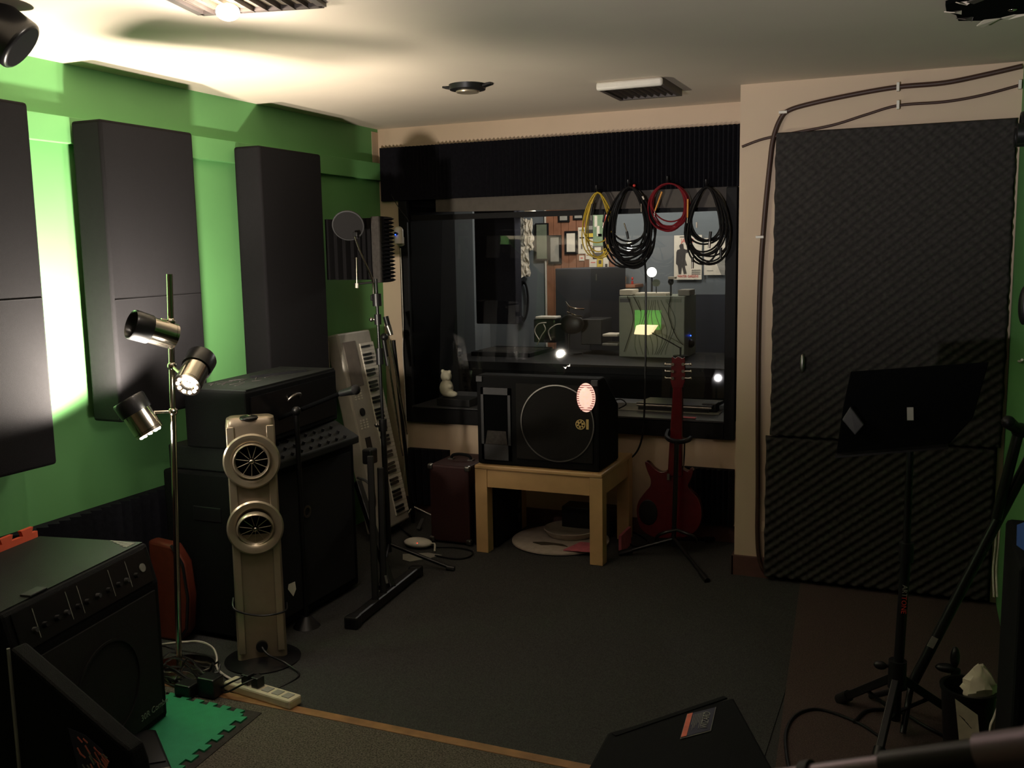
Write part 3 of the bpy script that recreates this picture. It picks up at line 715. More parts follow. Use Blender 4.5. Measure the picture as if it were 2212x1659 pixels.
for y in (SY0+.06, SY1-.06):
    for x in (SX0+.06, SX1-.06): MB().cyl((x, y, .003), (x, y, .021), .02).build('foot', 'black_plastic', t)
MB().bm((SX0+.15, SY0-.004, .5), (SX0+.29, SY0+.004, .56)).build('side_handle', 'black_plastic', t, smooth=0, bevel=.003)
t = thing('mixer', 'slant-fronted black mixer sandwiched in the middle of the stack', 'mixer', (-2.62, 3.35, .70))
b = MB(); b.prism([(SX0+.02, SY0+.02, .702), (SX1+.05, SY0+.02, .702), (SX1+.05, SY0+.02, .735), (SX1-.07, SY0+.02, .80), (SX0+.02, SY0+.02, .80)], (0, .70, 0))
b.build('body', 'tolex_top', t, smooth=0, bevel=.006)
for i in range(9):
    for j in range(3):
        x = SX1+.035-j*.035; z = .735+(SX1+.05-x)/.12*.065
        MB().cyl((x, SY0+.1+i*.065, z), (x+.006, SY0+.1+i*.065, z+.012), .007, n=8).build('knob', 'black_plastic', t)
t = thing('bass_amplifier', 'black flight-cased amplifier on top of the stack, green-lit lid', 'amplifier', (-2.62, 3.35, .802))
AQ = [(-2.395, 2.975), (-2.47, 3.715), (-2.765, 3.70), (-2.69, 2.965)]
def ring4(k, z): 
    cx = sum(p[0] for p in AQ)/4; cy = sum(p[1] for p in AQ)/4
    return [(cx+(p[0]-cx)*k, cy+(p[1]-cy)*k, z) for p in AQ]
MB().prism(ring4(1, .804), (0, 0, .232)).build('case', 'tolex', t, smooth=0, bevel=.008)
MB().prism(ring4(.97, 1.036), (0, 0, .006)).build('lid', 'tolex_top', t, smooth=0)
fn = Vector((.995, .10, 0)).normalized(); fa_ = Vector((-.10, .995, 0)); hb = P(632, 857, X=-2.432)
MB().tube(smooth_path([hb+fn*a_+fa_*b_+Vector((0, 0, c_)) for a_, b_, c_ in ((.0, -.05, -.012), (.018, -.035, .006), (.022, 0, .012), (.018, .035, .006), (.0, .05, -.012))], 4), .006, 8).build('handle', 'chrome_dull', t)
q1_, q2_ = Vector((-2.395, 2.975, 0))+fa_*.03+fn*.001, Vector((-2.47, 3.715, 0))-fa_*.03+fn*.001
MB().prism([q1_+Vector((0, 0, .83)), q2_+Vector((0, 0, .83)), q2_+Vector((0, 0, 1.01)), q1_+Vector((0, 0, 1.01))], fn*.004).build('front_panel', 'black_satin', t, smooth=0)
MB().bar((-2.62, 3.30, 1.047), (-2.52, 3.55, 1.047), .018, .010).build('lid_strap', 'black_plastic', t, smooth=0)
b = MB()
r = random.Random(9)
for k in range(14):
    p = Vector((r.uniform(-2.66, -2.5), r.uniform(3.05, 3.4), 1.043)); b.bar(p, p+Vector((r.uniform(-.04, .04), r.uniform(.03, .09), 0)), .005, .0012)
b.build('lid_print', 'foam', t, smooth=0)
# orange rounded case between lamp and stack
a = P(381, 1370, Z=0); b = MB(); prof = []
t = thing('hard_shell_case', 'rounded orange-red case standing between the lamp pole and the stack', 'case', (-2.80, 2.93, 0))
b.prism([(-2.87, 2.90, .0), (-2.74, 2.90, .0), (-2.69, 2.90, .06), (-2.675, 2.90, .2), (-2.69, 2.90, .34), (-2.74, 2.90, .41), (-2.87, 2.90, .42)], (0, .06, 0))
b.build('shell', 'orange_shell', t, smooth=50, bevel=.015, seg=3)
MB().tube([(-2.74, 2.895, .01), (-2.688, 2.895, .07), (-2.672, 2.895, .2), (-2.688, 2.895, .34), (-2.74, 2.895, .412)], .006).build('edge_binding', 'black_plastic', t)

# ================================================================ COMBO AMP (front left)
A0 = Vector((-2.31, 2.375, .014)); e1 = Vector((.1, -.58, 0)).normalized()       # along front edge toward camera
nrm = Vector((.985, .17, 0)).normalized(); LA, DA, HA = .66, .45, .605
t = thing('guitar_amplifier', 'black combo guitar amplifier on the green mat at left', 'amplifier', A0)
AF = Matrix(((e1.x, nrm.x, 0, A0.x), (e1.y, nrm.y, 0, A0.y), (0, 0, 1, A0.z), (0, 0, 0, 1)))   # x along front, y out of front, z up
MB(AF).prism([(0, -DA, 0), (0, 0, 0), (0, 0, HA-.13), (0, -.035, HA), (0, -DA, HA)], (LA, 0, 0)).build('cabinet', 'tolex', t, smooth=0, bevel=.012)
MB(AF).bm((.01, -DA+.01, HA), (LA-.01, -.045, HA+.003)).build('top_cover', 'tolex_top', t, smooth=0)
MB(AF).bm((.035, .0, .03), (LA-.035, .007, HA-.15)).build('grille_cloth', 'grille', t, smooth=0)
MB(AF).lathe([(.148, 0), (.155, 0), (.156, .006), (.148, .006)], (LA/2-.03, .006, .23), (0, 1, 0), 40, True).build('speaker_ring', 'grille', t, smooth=50)
PT = frame(AF @ Vector((LA/2, -.016, HA-.065)), -e1, Vector((-nrm.x*.035, -nrm.y*.035, .13)))
MB(PT).bm((-LA/2+.03, -.055, .0), (LA/2-.03, .055, .004)).build('control_panel', 'black_satin', t, smooth=0)
xs = [-.24, -.2, -.15, -.11, -.06, -.02, .03, .08, .13, .17, .22]
for i, x in enumerate(xs):
    MB(PT).cyl((x, -.012, .004), (x, -.012, .016), .009, .007, 12).build('knob', 'grille_grey' if i % 3 == 0 else 'black_plastic', t)
for x in (-.225, -.09, -.04, .105, .19):
    MB(PT).bm((x-.0012, -.04, .004), (x+.0012, .045, .0052)).build('panel_line', 'grey_print', t, smooth=0)
MB(PT).cyl((.262, .0, .004), (.262, .0, .007), .014, n=20).build('power_badge', 'grey_print', t)
text('brand_lettering', '30R Combo', .03, frame(AF @ Vector((.085, .009, .065)), -e1, (0, 0, 1)), 'grey_print', t)
b = MB(AF)
for i in range(5):
    b.bar((.018+.012*i, -.16+.02*i, HA+.004), (.03+.01*i, -.06, HA+.004), .006, .001)
b.build('scuffs', 'paper_grey', t, smooth=0)
for (x, y) in ((.5, -.06),):
    MB(AF).box((x, y, HA+.006), (.07, .035, .006)).build('corner_plate', 'grille_grey', t, smooth=0, bevel=.002)
# jigsaw mats
def jig(p, q, n, size, out):
    p, q, out = Vector(p), Vector(q), Vector(out); r_ = []
    d = (q-p)/n
    for i in range(n):
        a = p+d*i
        r_ += [a+d*.28, a+d*.20+out*size, a+d*.80+out*size, a+d*.72]
    return [p]+r_+[q]
g0, g1, g2 = P(398, 1512, Z=.012), P(522, 1549, Z=.012), P(398, 1652, Z=.012)
g0 = Vector((-2.62, 2.50, 0)); g1 = Vector((-2.075, 2.475, 0)); g2 = Vector((-2.04, 2.02, 0)); g3 = Vector((-2.60, 2.02, 0))
poly = jig(g0, g1, 9, .022, (0, 1, 0))+jig(g1, g2, 7, .024, (1, .05, 0))[1:]+[g3]
poly = [Vector((p.x, p.y, .006)) for p in poly]
tag(MB().prism(poly, (0, 0, .009)).build('foam_mat', 'mat_green', smooth=0), 'green jigsaw foam mat on the floor under the combo amplifier', 'foam mat')
# dark sheet drawn for the shadow along the mat teeth
tag(MB().prism([(-2.56, 2.50, .0055), (-2.03, 2.515, .0055), (-1.985, 2.02, .0055), (-2.6, 2.02, .0055)], (0, 0, .003)).build('mat_shadow', 'foam', smooth=0), 'thin dark sheet drawn as the shadow at the green jigsaw mat teeth', 'drawn shadow')
o0 = AF @ Vector((.0, -DA-.02, HA+.018)); o1 = AF @ Vector((LA, -DA-.02, HA+.018))
ptop = jig(o0-Vector((0, 0, .0)), o1, 7, .02, (0, 0, 1)); 
tag(MB().prism(ptop+[Vector((o1.x, o1.y, .02)), Vector((o0.x, o0.y, .02))], nrm*.014).build('foam_mat', 'mat_orange', smooth=0), 'orange jigsaw foam mat standing upright behind the combo amplifier', 'foam mat')

# bottom-left wedge monitor
t = thing('stage_monitor', 'black wedge monitor with a worn pale edge at the bottom left corner', 'speaker', (-1.9, 1.62, .01))
wp = [P(20, 1400, Y=1.60), P(108, 1476, Y=1.60), P(246, 1597, Y=1.60), P(278, 1622, Y=1.60), P(290, 1659, Y=1.60)]
bt = P(320, 1700, Y=1.60)
poly = wp+[Vector((bt.x, 1.60, .01)), Vector((wp[0].x, 1.60, .01))]
MB().prism(poly, (0, .05, 0)).build('cabinet', 'tolex', t, smooth=0, bevel=.008)
MB().tube([wp[0]+Vector((0, -.003, 0)), Vector((wp[0].x, 1.597, .05))], .0045, 6).build('worn_edge', 'grey_print', t)
sp = [P(148, 1572, Y=1.597), P(185, 1588, Y=1.597), P(222, 1620, Y=1.597), P(240, 1680, Y=1.597), P(175, 1680, Y=1.597), P(160, 1620, Y=1.597)]
MB().prism(sp, (0, -.0015, 0)).build('sticker', 'navy_print', t, smooth=0)
r = random.Random(2); b = MB(); b2 = MB()
for i in range(26):
    px = r.uniform(165, 225); py = r.uniform(max(1590, 1572+(px-148)*.7), 1659); (b if i % 3 else b2).bar(P(px, py, Y=1.5945), P(px+r.uniform(8, 14), py+r.uniform(8, 20), Y=1.5945), .004, .001, (0, -1, 0))
b.build('sticker_lettering', 'poster_pink', t, smooth=0); b2.build('sticker_print', 'grey_print', t, smooth=0)
# small black pedal on green mat
pd = [P(x, y, Z=.05) for x, y in ((282, 1600), (318, 1584), (338, 1585), (372, 1668), (300, 1680))]
t = thing('effects_pedal', 'small black pedal with rounded corner on the green mat', 'pedal', (pd[0].x, pd[0].y, .015))
MB().prism([(p.x, p.y, .0155) for p in pd], (0, 0, .05)).build('case', 'black_satin', t, smooth=0, bevel=.006)
cpt = sum(pd, Vector())/5
MB().prism([(cpt.x+(p.x-cpt.x)*.75, cpt.y+(p.y-cpt.y)*.75, .0655) for p in pd], (0, 0, .004)).build('tread_plate', 'black_plastic', t, smooth=0)

# ================================================================ POWER STRIP and leads
a, c = P(503, 1473, Z=.03), P(632, 1512, Z=.03)
d = (c-a).normalized(); Lp = (c-a).length
t = thing('power_strip', 'cream extension socket strip on the carpet edge beside the wooden strip', 'power strip', (a.x, a.y, .003))
pf = frame(((a.x+c.x)/2, (a.y+c.y)/2, .006), d, (-d.y, d.x, 0))
MB(pf).box((0, 0, .018), (Lp+.03, .062, .034)).build('housing', 'cream_plastic', t, smooth=0, bevel=.007)
for i in range(6):
    x = -Lp/2+.03+i*(Lp-.04)/5.2
    s_ = MB(pf).box((x, 0, .0355), (.034, .034, .004)).build('socket', 'paper_grey', t, smooth=0, bevel=.002)
for i in (1, 2):
    x = -Lp/2+.03+i*(Lp-.04)/5.2
    pl = thing('power_plug', 'black plug in the cream strip, '+('left one' if i == 1 else 'right one'), 'plug', pf @ Vector((x, 0, .04)))
    MB(pf).box((x, 0, .056), (.034, .036, .036)).build('plug_body', 'black_plastic', pl, smooth=0, bevel=.004)
    wire('plug_lead', [pf @ Vector((x, .0, .07)), pf @ Vector((x-.02, -.05, .06)), pf @ Vector((x-.12, -.06, .012)), pf @ Vector((x-.3, .0+.03*i, .01))], .0035, 'cable_black', pl)
tag(wire('power_lead', [P(x, y, Z=z) for x, y, z in ((505, 1470, .02), (480, 1455, .008), (468, 1440, .01), (468, 1418, .03), (458, 1398, .05), (430, 1386, .06), (385, 1388, .04), (350, 1392, .01))], .0045, 'cable_white'), 'white power lead arching over the carpet behind the plugs', 'cable')
tag(MB().box(P(455, 1480, Z=.045), (.075, .06, .07)).build('power_adapter', 'black_plastic', smooth=0, bevel=.006), 'black power adapter nearest the cream strip', 'adapter')
tag(MB().box(P(405, 1488, Z=.03), (.07, .06, .05)).build('power_adapter', 'black_plastic', smooth=0, bevel=.006), 'black power adapter in the tangle at the lamp foot', 'adapter')
b = MB(); r = random.Random(11)
for k in range(7):
    cx, cy = -2.42+r.uniform(-.05, .05), 2.62+r.uniform(-.03, .03); rr = r.uniform(.05, .12)
    b.tube([(cx+rr*math.cos(2*PI*i/20)*1.2, cy+rr*.55*math.sin(2*PI*i/20), .012+.012*k*(.6+.4*math.sin(i))) for i in range(20)], .004, 5, True)
tag(b.build('cable_tangle', 'cable_black', smooth=60), 'tangle of black leads at the foot of the floor lamp', 'cable')
tag(wire('power_lead', [P(x, y, Z=.008) for x, y in ((360, 1497), (400, 1503), (450, 1503), (500, 1485), (540, 1470), (560, 1455))], .0035, 'cable_black'), 'thin black lead crossing the wooden strip by the green mat', 'cable')

# ================================================================ KEYBOARD standing on end
kb0 = Vector((-2.655, 4.35, .06)); ktop = Vector((-2.875, 4.35, 1.137)); kup = (ktop-kb0).normalized(); kL = (ktop-kb0).length
kw = Vector((0, 1, 0)); kn = kw.cross(kup)*-1
if kn.x < 0: kn = -kn
KF = Matrix(((kw.x, kup.x, kn.x, kb0.x), (kw.y, kup.y, kn.y, kb0.y), (kw.z, kup.z, kn.z, kb0.z), (0, 0, 0, 1)))
t = thing('electronic_keyboard', 'silver electronic keyboard standing on its end against the wall', 'keyboard', kb0)
KW, KT = .33, .085
MB(KF).bm((0, 0, -KT), (KW, kL, 0)).build('body', 'kb_silver', t, smooth=0, bevel=.01)
MB(KF).bm((.03, kL-.30, 0), (.15, kL-.05, .004)).build('speaker_grille', 'kb_panel', t, smooth=0, bevel=.002)
MB(KF).bm((.05, .40, 0), (.10, .52, .003)).build('display', 'black_satin', t, smooth=0)
MB(KF).cyl((.075, .66, 0), (.075, .66, .008), .022, n=16).build('dial', 'black_plastic', t)
for i in range(10):
    for j in range(3):
        MB(KF).bm((.035+j*.03, .57-i*.0+(.0 if i < 5 else .16)+(i % 5)*.014, 0), (.05+j*.03, .578+(.0 if i < 5 else .16)+(i % 5)*.014, .003)).build('button', 'white_plastic', t, smooth=0) if i not in (4, 9) else None
nk = 44; kp = (kL-.12)/nk
wkm = None
def kids(o): return [c for c in bpy.data.objects if c.parent is o]
for i in range(nk):
    if wkm is None:
        wkm = MB(KF).bm((.19, .05, 0), (KW-.004, .05+kp-.0015, .007)).build('white_key', 'white_plastic', t, smooth=0)
        base = wkm
    else:
        o = base.copy(); C.objects.link(o); o.location = kup*(kp*i)
bkm = None
for i in range(nk-1):
    if i % 7 in (2, 6): continue
    if bkm is None:
        bkm = MB(KF).bm((.19, .05+kp*.70, .007), (.27, .05+kp*1.30, .017)).build('black_key', 'black_satin', t, smooth=0)
    else:
        o = bkm.copy(); C.objects.link(o); o.location = kup*(kp*i)
# pale strip added to stand for the lamplit side of the keyboard
tag(MB().bm((-2.955, 4.28, .0), (-2.915, 4.33, 1.10)).build('lit_side_strip', 'cushion', smooth=0, bevel=.003), 'narrow pale strip added for the lamplit side of the silver keyboard', 'board')

# ================================================================ REFLECTION FILTER + MIC STAND
Yf = 4.18
t = thing('microphone_stand', 'black microphone stand carrying a foam filter and round pop shield', 'microphone stand', P(842, 1225, Z=0))
B0 = P(842, 1225, Z=0); tp = P(812, 602, Y=B0.y+.02)
k = lambda z: B0.lerp(tp, z/tp.z)
MB().cyl(B0+Vector((0, 0, .08)), k(.72), .014, n=12).build('lower_pole', 'black_metal', t, smooth=50)
MB().cyl(k(.72), tp, .0075, n=12).build('upper_pole', 'black_satin', t, smooth=50)
for z, l, rr in ((.72, .06, .02), (1.06, .08, .018), (1.24, .05, .017), (1.335, .06, .022)):
    MB().cyl(k(z-l/2), k(z+l/2), rr, n=14).build('clutch', 'black_plastic', t, smooth=50)
for z in (1.24, .72):
    MB().ball(k(z)+Vector((-.03, -.01, .0)), .011).cyl(k(z), k(z)+Vector((-.03, -.01, 0)), .005).build('wing_knob', 'chrome_dull', t)
for a in (0.15, 2.3, 5.1):
    e = Vector((math.cos(a), math.sin(a), 0)); lg = MB().cyl(k(.12), B0+e*.33+Vector((0, 0, .014)), .009, n=10).build('leg', 'black_metal', t, smooth=50)
    MB().cyl(B0+e*.30+Vector((0, 0, .017)), B0+e*.34+Vector((0, 0, .013)), .013, n=10).build('rubber_foot', 'black_plastic', lg)
fb = P(812, 613, Y=B0.y+.0)
# bar across + shock mount stub with white tip
MB().cyl(P(765, 614, Y=Yf-.02), P(822, 608, Y=Yf), .0055, n=10).build('cross_bar', 'black_metal', t)
MB().cyl(P(770, 556, Y=Yf-.03), P(771, 612, Y=Yf-.03), .005, n=10).build('mount_rod', 'chrome', t)
MB().cyl(P(771, 612, Y=Yf-.03), P(771, 622, Y=Yf-.03), .008, n=10).build('rod_tip', 'white_plastic', t)
MB().cyl(P(763, 558, Y=Yf-.03), P(774, 558, Y=Yf-.03), .0035, n=8).build('rod_collar', 'chrome', t)
# filter shield: inner foam facing camera, folded right wing
zf1, zf0 = P(760, 470, Y=Yf).z, P(760, 606, Y=Yf).z
x0, x1, x2 = P(699, 540, Y=Yf).x, P(815, 540, Y=Yf).x, P(829, 540, Y=Yf+.02).x
flt = thing('reflection_filter', 'folding foam reflection filter mounted on the black stand', 'acoustic filter', (x1, Yf, zf0))
b = MB(); n = 8
pts = []
for i in range(n):
    xa = x0+(x1-x0)*i/n; xb = x0+(x1-x0)*(i+1)/n; wv = xb-xa
    yy = Yf+.06-.06*abs((i+.5)/n-.5)*2
    pts += [(xa, yy+.035, 0), (xa+wv*.12, yy+.035, 0), (xa+wv*.24, yy, 0), (xa+wv*.76, yy-.002, 0), (xa+wv*.88, yy+.035, 0)]
poly = pts+[(x1, Yf+.12, 0), (x0, Yf+.12, 0)]
b.prism([Vector((p[0], p[1], zf0+.004)) for p in poly], (0, 0, zf1-zf0-.008)).build('foam_insert', 'panel_cloth', flt, smooth=0)
MB().bm((x0-.004, Yf+.112, zf0), (x1, Yf+.122, zf1)).build('backing_plate', 'black_metal', flt, smooth=0)
MB().hexa([(x1-.005, Yf-.045, zf0-.01), (x1+.045, Yf-.06, zf0-.01), (x1+.05, Yf-.05, zf0-.01), (x1, Yf+.12, zf0-.01), (x1-.005, Yf-.045, zf1), (x1+.045, Yf-.06, zf1), (x1+.05, Yf-.05, zf1), (x1, Yf+.12, zf1)]).build('hinge_cover', 'foam', flt, smooth=0, bevel=.003)
b = MB(); k_ = 17
pl = [(x1+.05, Yf-.05)]
zz = zf0-.01; hh = (zf1-zf0+.01)/k_
vs = []
for i in range(k_):
    b.prism([(x1+.045, Yf-.05, zz+i*hh), (x2+.012, Yf+.0, zz+(i+.1)*hh), (x2+.024, Yf+.01, zz+(i+.5)*hh), (x2+.012, Yf+.0, zz+(i+.9)*hh), (x1+.045, Yf-.05, zz+(i+1)*hh)], (-.01, .1, 0))
b.build('outer_foam', 'foam_dark', flt, smooth=0)
# pop shield
pc = P(752, 487, Y=Yf-.16); pn = Vector((.35, -.75, -.38)).normalized()
ps = thing('pop_shield', 'round black mesh pop shield on a chrome gooseneck', 'pop shield', pc)
MB().lathe([(.071, -.004), (.077, -.004), (.077, .004), (.071, .004)], pc, pn, 40, True).build('hoop', 'black_plastic', ps, smooth=50)
MB().cyl(pc-pn*.001, pc+pn*.001, .072, n=36).build('mesh_screen', 'mesh_dark', ps)
wire('gooseneck', [P(766, 510, Y=Yf-.16), P(773, 532, Y=Yf-.14), P(785, 560, Y=Yf-.11), P(799, 590, Y=Yf-.07), P(806, 612, Y=Yf-.04), P(807, 640, Y=Yf-.03)], .0055, 'chrome', ps, n=8)
MB().box(P(768, 506, Y=Yf-.155), (.025, .015, .02)).build('gooseneck_clamp', 'black_plastic', ps, smooth=0, bevel=.003)
MB().box(P(812, 643, Y=Yf-.01), (.035, .05, .03)).build('pole_clamp', 'black_plastic', ps, smooth=0, bevel=.004)

# second stand: chrome telescopic boom with clip microphone, leaning by the window frame
t = thing('microphone_stand', 'folded chrome boom stand with a microphone pointing up beside the window frame', 'microphone stand', P(900, 1130, Y=4.75))
Y2 = 4.62
MB().cyl(P(833, 684, Y=Y2), P(843, 722, Y=Y2), .016, .014, n=14).build('microphone', 'black_plastic', t, smooth=50)
MB().cyl(P(838, 704, Y=Y2), P(845, 724, Y=Y2), .018, .013, n=14).build('microphone_grip', 'chrome_dull', t, smooth=50)
MB().ball(P(830, 728, Y=Y2), .022).build('boom_joint', 'black_plastic', t, smooth=60)
MB().cyl(P(842, 735, Y=Y2), P(880, 938, Y=Y2+.06), .006, n=10).build('boom_arm', 'chrome', t, smooth=50)
MB().cyl(P(838, 770, Y=Y2-.04), P(870, 985, Y=Y2), .006, n=10).build('inner_tube', 'chrome', t, smooth=50)
MB().cyl(P(829, 735, Y=Y2-.02), P(838, 790, Y=Y2-.02), .013, n=10).build('outer_tube', 'black_metal', t, smooth=50)
MB().cyl(P(850, 735, Y=Y2+.03), P(893, 1130, Y=4.78), .011, n=10).build('main_pole', 'black_metal', t, smooth=50)
fp = P(893, 1130, Y=4.78)
for a in (.4, 2.5, 4.6):
    MB().cyl(fp+Vector((0, 0, .10)), (fp.x+.2*math.cos(a), fp.y+.12*math.sin(a), .012), .008, n=8).build('leg', 'chrome_dull', t, smooth=50)
MB().cyl(fp+Vector((0, 0, .12)), (fp.x, fp.y, .03), .012).build('lower_pole', 'black_metal', t)

# keyboard stand folded (black bars)
fa, fbb = P(757, 1362, Z=.0), P(903, 1243, Z=.0)
t = thing('keyboard_stand', 'folded black keyboard stand with a long floor foot in front of the keyboard', 'keyboard stand', ((fa.x+fbb.x)/2, (fa.y+fbb.y)/2, 0))
foot = MB().bar(fa+Vector((0, 0, .03)), fbb+Vector((0, 0, .03)), .05, .045).build('floor_foot', 'black_metal', t, smooth=0, bevel=.01)
for p in (fa, fbb):
    dd = (fbb-fa).normalized()*(.05 if p is fa else -.05)
    MB().bar(p+Vector((0, 0, .028)), p+dd+Vector((0, 0, .028)), .062, .055).build('rubber_end', 'black_plastic', t, smooth=0, bevel=.008)
m0 = fa.lerp(fbb, .42)
for k2, (dx, px, py) in enumerate(((.0, 800, 985), (.05, 822, 1010), (-.04, 772, 1040))):
    a = m0+(fbb-fa)*(.12*k2-.08)+Vector((0, 0, .04)); e = P(px, py, Y=a.y+.15)
    MB().bar(a, e, .03, .04).build('upright', 'black_metal', t, smooth=0, bevel=.005)
e = P(799, 985, Y=m0.y+.14)
MB().box(e+Vector((0, 0, .0)), (.05, .06, .07)).build('top_bracket', 'black_plastic', t, smooth=0, bevel=.008)
lb = P(842, 1246, Y=m0.y+.05); MB().bar(lb+Vector((-.004, -.03, .015)), lb+Vector((.004, -.03, -.02)), .012, .002, (0, -1, 0)).build('label', 'grey_print', t, smooth=0)
tag(wire('loose_cable', [P(772, 1032, Y=3.7), P(792, 1040, Y=3.68), P(806, 1060, Y=3.66), P(810, 1085, Y=3.66), P(806, 1110, Y=3.68)], .006, 'grille_grey'), 'grey lead hanging on the folded keyboard stand', 'cable')

# black boom microphone over the stack
t = thing('microphone_stand', 'low black boom stand with a microphone reaching past the stack', 'microphone stand', (-2.20, 3.35, 0))
mt, me_ = P(768, 842, Y=3.35), P(735, 850, Y=3.35)
MB().cyl(me_, mt, .013, .02, n=14).build('microphone', 'black_plastic', t, smooth=50)
MB().ball(mt, .021).build('microphone_head', 'mesh_dark', t, smooth=60)
bs = P(600, 905, Y=3.2)
MB().cyl(bs, me_, .009, n=10).build('boom_arm', 'dark_void', t, smooth=50)
pp_ = P(640, 888, Y=3.23); MB().cyl((pp_.x, pp_.y, .05), pp_, .011, n=10).build('pole', 'black_metal', t, smooth=50)
MB().ball(pp_, .02).build('boom_joint', 'black_metal', t, smooth=60)
MB().cyl((pp_.x, pp_.y, .0), (pp_.x, pp_.y, .05), .06, .02, n=24).build('round_base', 'black_metal', t, smooth=40)

# ================================================================ WEBCAM on the window frame
t = thing('security_camera', 'white capsule camera with a blue light clipped to the black window frame', 'camera', P(864, 520, Y=4.975))
MB().ball(P(862, 522, Y=4.965), .021).cyl(P(866, 521, Y=4.975), P(866, 521, Y=4.99), .03, n=24).build('wall_mount', 'white_plastic', t, smooth=50)
a, c = P(861, 499, Y=4.93), P(862, 526, Y=4.93)
MB().cyl(a, c, .027, n=24).ball(a, .027, n=24).build('body', 'white_plastic', t, smooth=60)
MB().ball(P(857, 505, Y=4.912), .018, (1, .6, 1)).build('lens', 'black_satin', t, smooth=60)
MB().ball(P(854, 507, Y=4.895), .0035).build('status_light', 'led_blue', t)
tag(wire('camera_lead', [P(x, y, Y=4.96) for x, y in ((865, 536), (867, 580), (869, 640), (871, 700), (870, 760), (874, 830), (877, 900), (880, 960), (873, 1020), (871, 1080), (872, 1130))], .0028, 'cable_white'), 'thin white lead hanging from the white camera to the floor', 'cable')
tag(wire('thin_cable', [P(x, y, Y=4.975) for x, y in ((845, 420), (856, 440), (868, 458), (878, 470), (884, 480))], .002, 'cable_black'), 'thin black wire at the top left corner of the window', 'cable')

# ================================================================ SILL THINGS
zs = .659
bx = P(985, 868, Z=zs)
sb = P(945, 876, Z=zs); se = P(1020, 878, Z=zs)
tag(MB().bm((sb.x, sb.y-.01, zs), (se.x, sb.y+.13, zs+.045)).build('black_box', 'black_plastic', smooth=0, bevel=.004), 'low black box on the window sill under the white figurine', 'box')
fc = P(965, 858, Y=sb.y+.05); zb = zs+.045; fx = fc.x
fm = MB().ball((fx+.0, fc.y, zb+.055), .045, (.95, .9, 1.2)).ball((fx-.0, fc.y, zb+.125), .034, (1, 1, 1.05)).ball((fx+.03, fc.y-.01, zb+.022), .024, (2.0, 1, .85)).ball((fx+.025, fc.y-.02, zb+.07), .016, (1.6, 1, 1)).ball((fx-.022, fc.y, zb+.155), .012).ball((fx+.022, fc.y, zb+.152), .012).ball((fx+.022, fc.y-.02, zb+.118), .014)
o = fm.build('figurine', 'plaster_white', smooth=60)
rm = o.modifiers.new('blend', 'REMESH'); rm.mode = 'VOXEL'; rm.voxel_size = .004; rm.use_smooth_shade = True
sm_ = o.modifiers.new('soft', 'SMOOTH'); sm_.iterations = 4
tag(o, 'white seated bear figurine on the window sill', 'figurine')
# laptop and papers on the right of the sill
la = P(1345, 884, Z=zs); lb_ = P(1530, 900, Z=zs)
t = thing('laptop', 'closed silver laptop lying on the window sill behind the guitar neck', 'laptop', la)
MB().hexa([(la.x+.08, la.y, zs+.022), (lb_.x, la.y-.01, zs+.022), (lb_.x+.02, la.y+.22, zs+.022), (la.x+.1, la.y+.22, zs+.022), (la.x+.08, la.y, zs+.034), (lb_.x, la.y-.01, zs+.034), (lb_.x+.02, la.y+.22, zs+.034), (la.x+.1, la.y+.22, zs+.034)]).build('base', 'chrome_dull', t, smooth=0, bevel=.003)
MB().hexa([(la.x+.08, la.y, zs+.036), (lb_.x, la.y-.01, zs+.036), (lb_.x+.02, la.y+.22, zs+.036), (la.x+.1, la.y+.22, zs+.036), (la.x+.08, la.y, zs+.042), (lb_.x, la.y-.01, zs+.042), (lb_.x+.02, la.y+.22, zs+.042), (la.x+.1, la.y+.22, zs+.042)]).build('lid', 'black_satin', t, smooth=0, bevel=.002)
MB().bar((la.x+.09, la.y+.01, zs+.012), (lb_.x-.02, la.y+.01, zs+.012), .01, .02).bar((la.x+.1, la.y+.19, zs+.012), (lb_.x, la.y+.19, zs+.012), .01, .02).build('foot_strip', 'black_plastic', t, smooth=0)
tag(MB().hexa([(la.x-.02, la.y-.03, zs), (lb_.x+.04, la.y-.03, zs), (lb_.x+.04, la.y+.10, zs), (la.x-.02, la.y+.10, zs), (la.x-.02, la.y-.03, zs+.002), (lb_.x+.04, la.y-.03, zs+.002), (lb_.x+.04, la.y+.10, zs+.002), (la.x-.02, la.y+.10, zs+.002)]).build('paper_sheet', 'paper_grey', smooth=0), 'long grey paper sheet under the laptop on the sill', 'papers')
pk = P(1485, 902, Z=zs+.003)
tag(MB().box((pk.x, pk.y, zs+.0045), (.09, .04, .002)).build('paper_note', 'pink', smooth=0), 'small pink note on the sill right of the guitar neck', 'papers')
tag(wire('thin_cable', [(la.x-.05, la.y+.05, zs+.003), (la.x-.06, la.y+.02, zs+.04), (la.x-.02, la.y+.04, zs+.05), (la.x+.02, la.y, zs+.03), (la.x-.02, la.y-.01, zs+.005)], .004, 'cable_black'), 'small coil of black lead on the sill beside the monitor speaker', 'cable')
tag(MB().bm((P(1530, 880, Z=zs).x, la.y+.03, zs), (P(1562, 880, Z=zs).x, la.y+.12, zs+.05)).build('black_box', 'black_plastic', smooth=0, bevel=.005), 'small black box at the right end of the window sill', 'box')

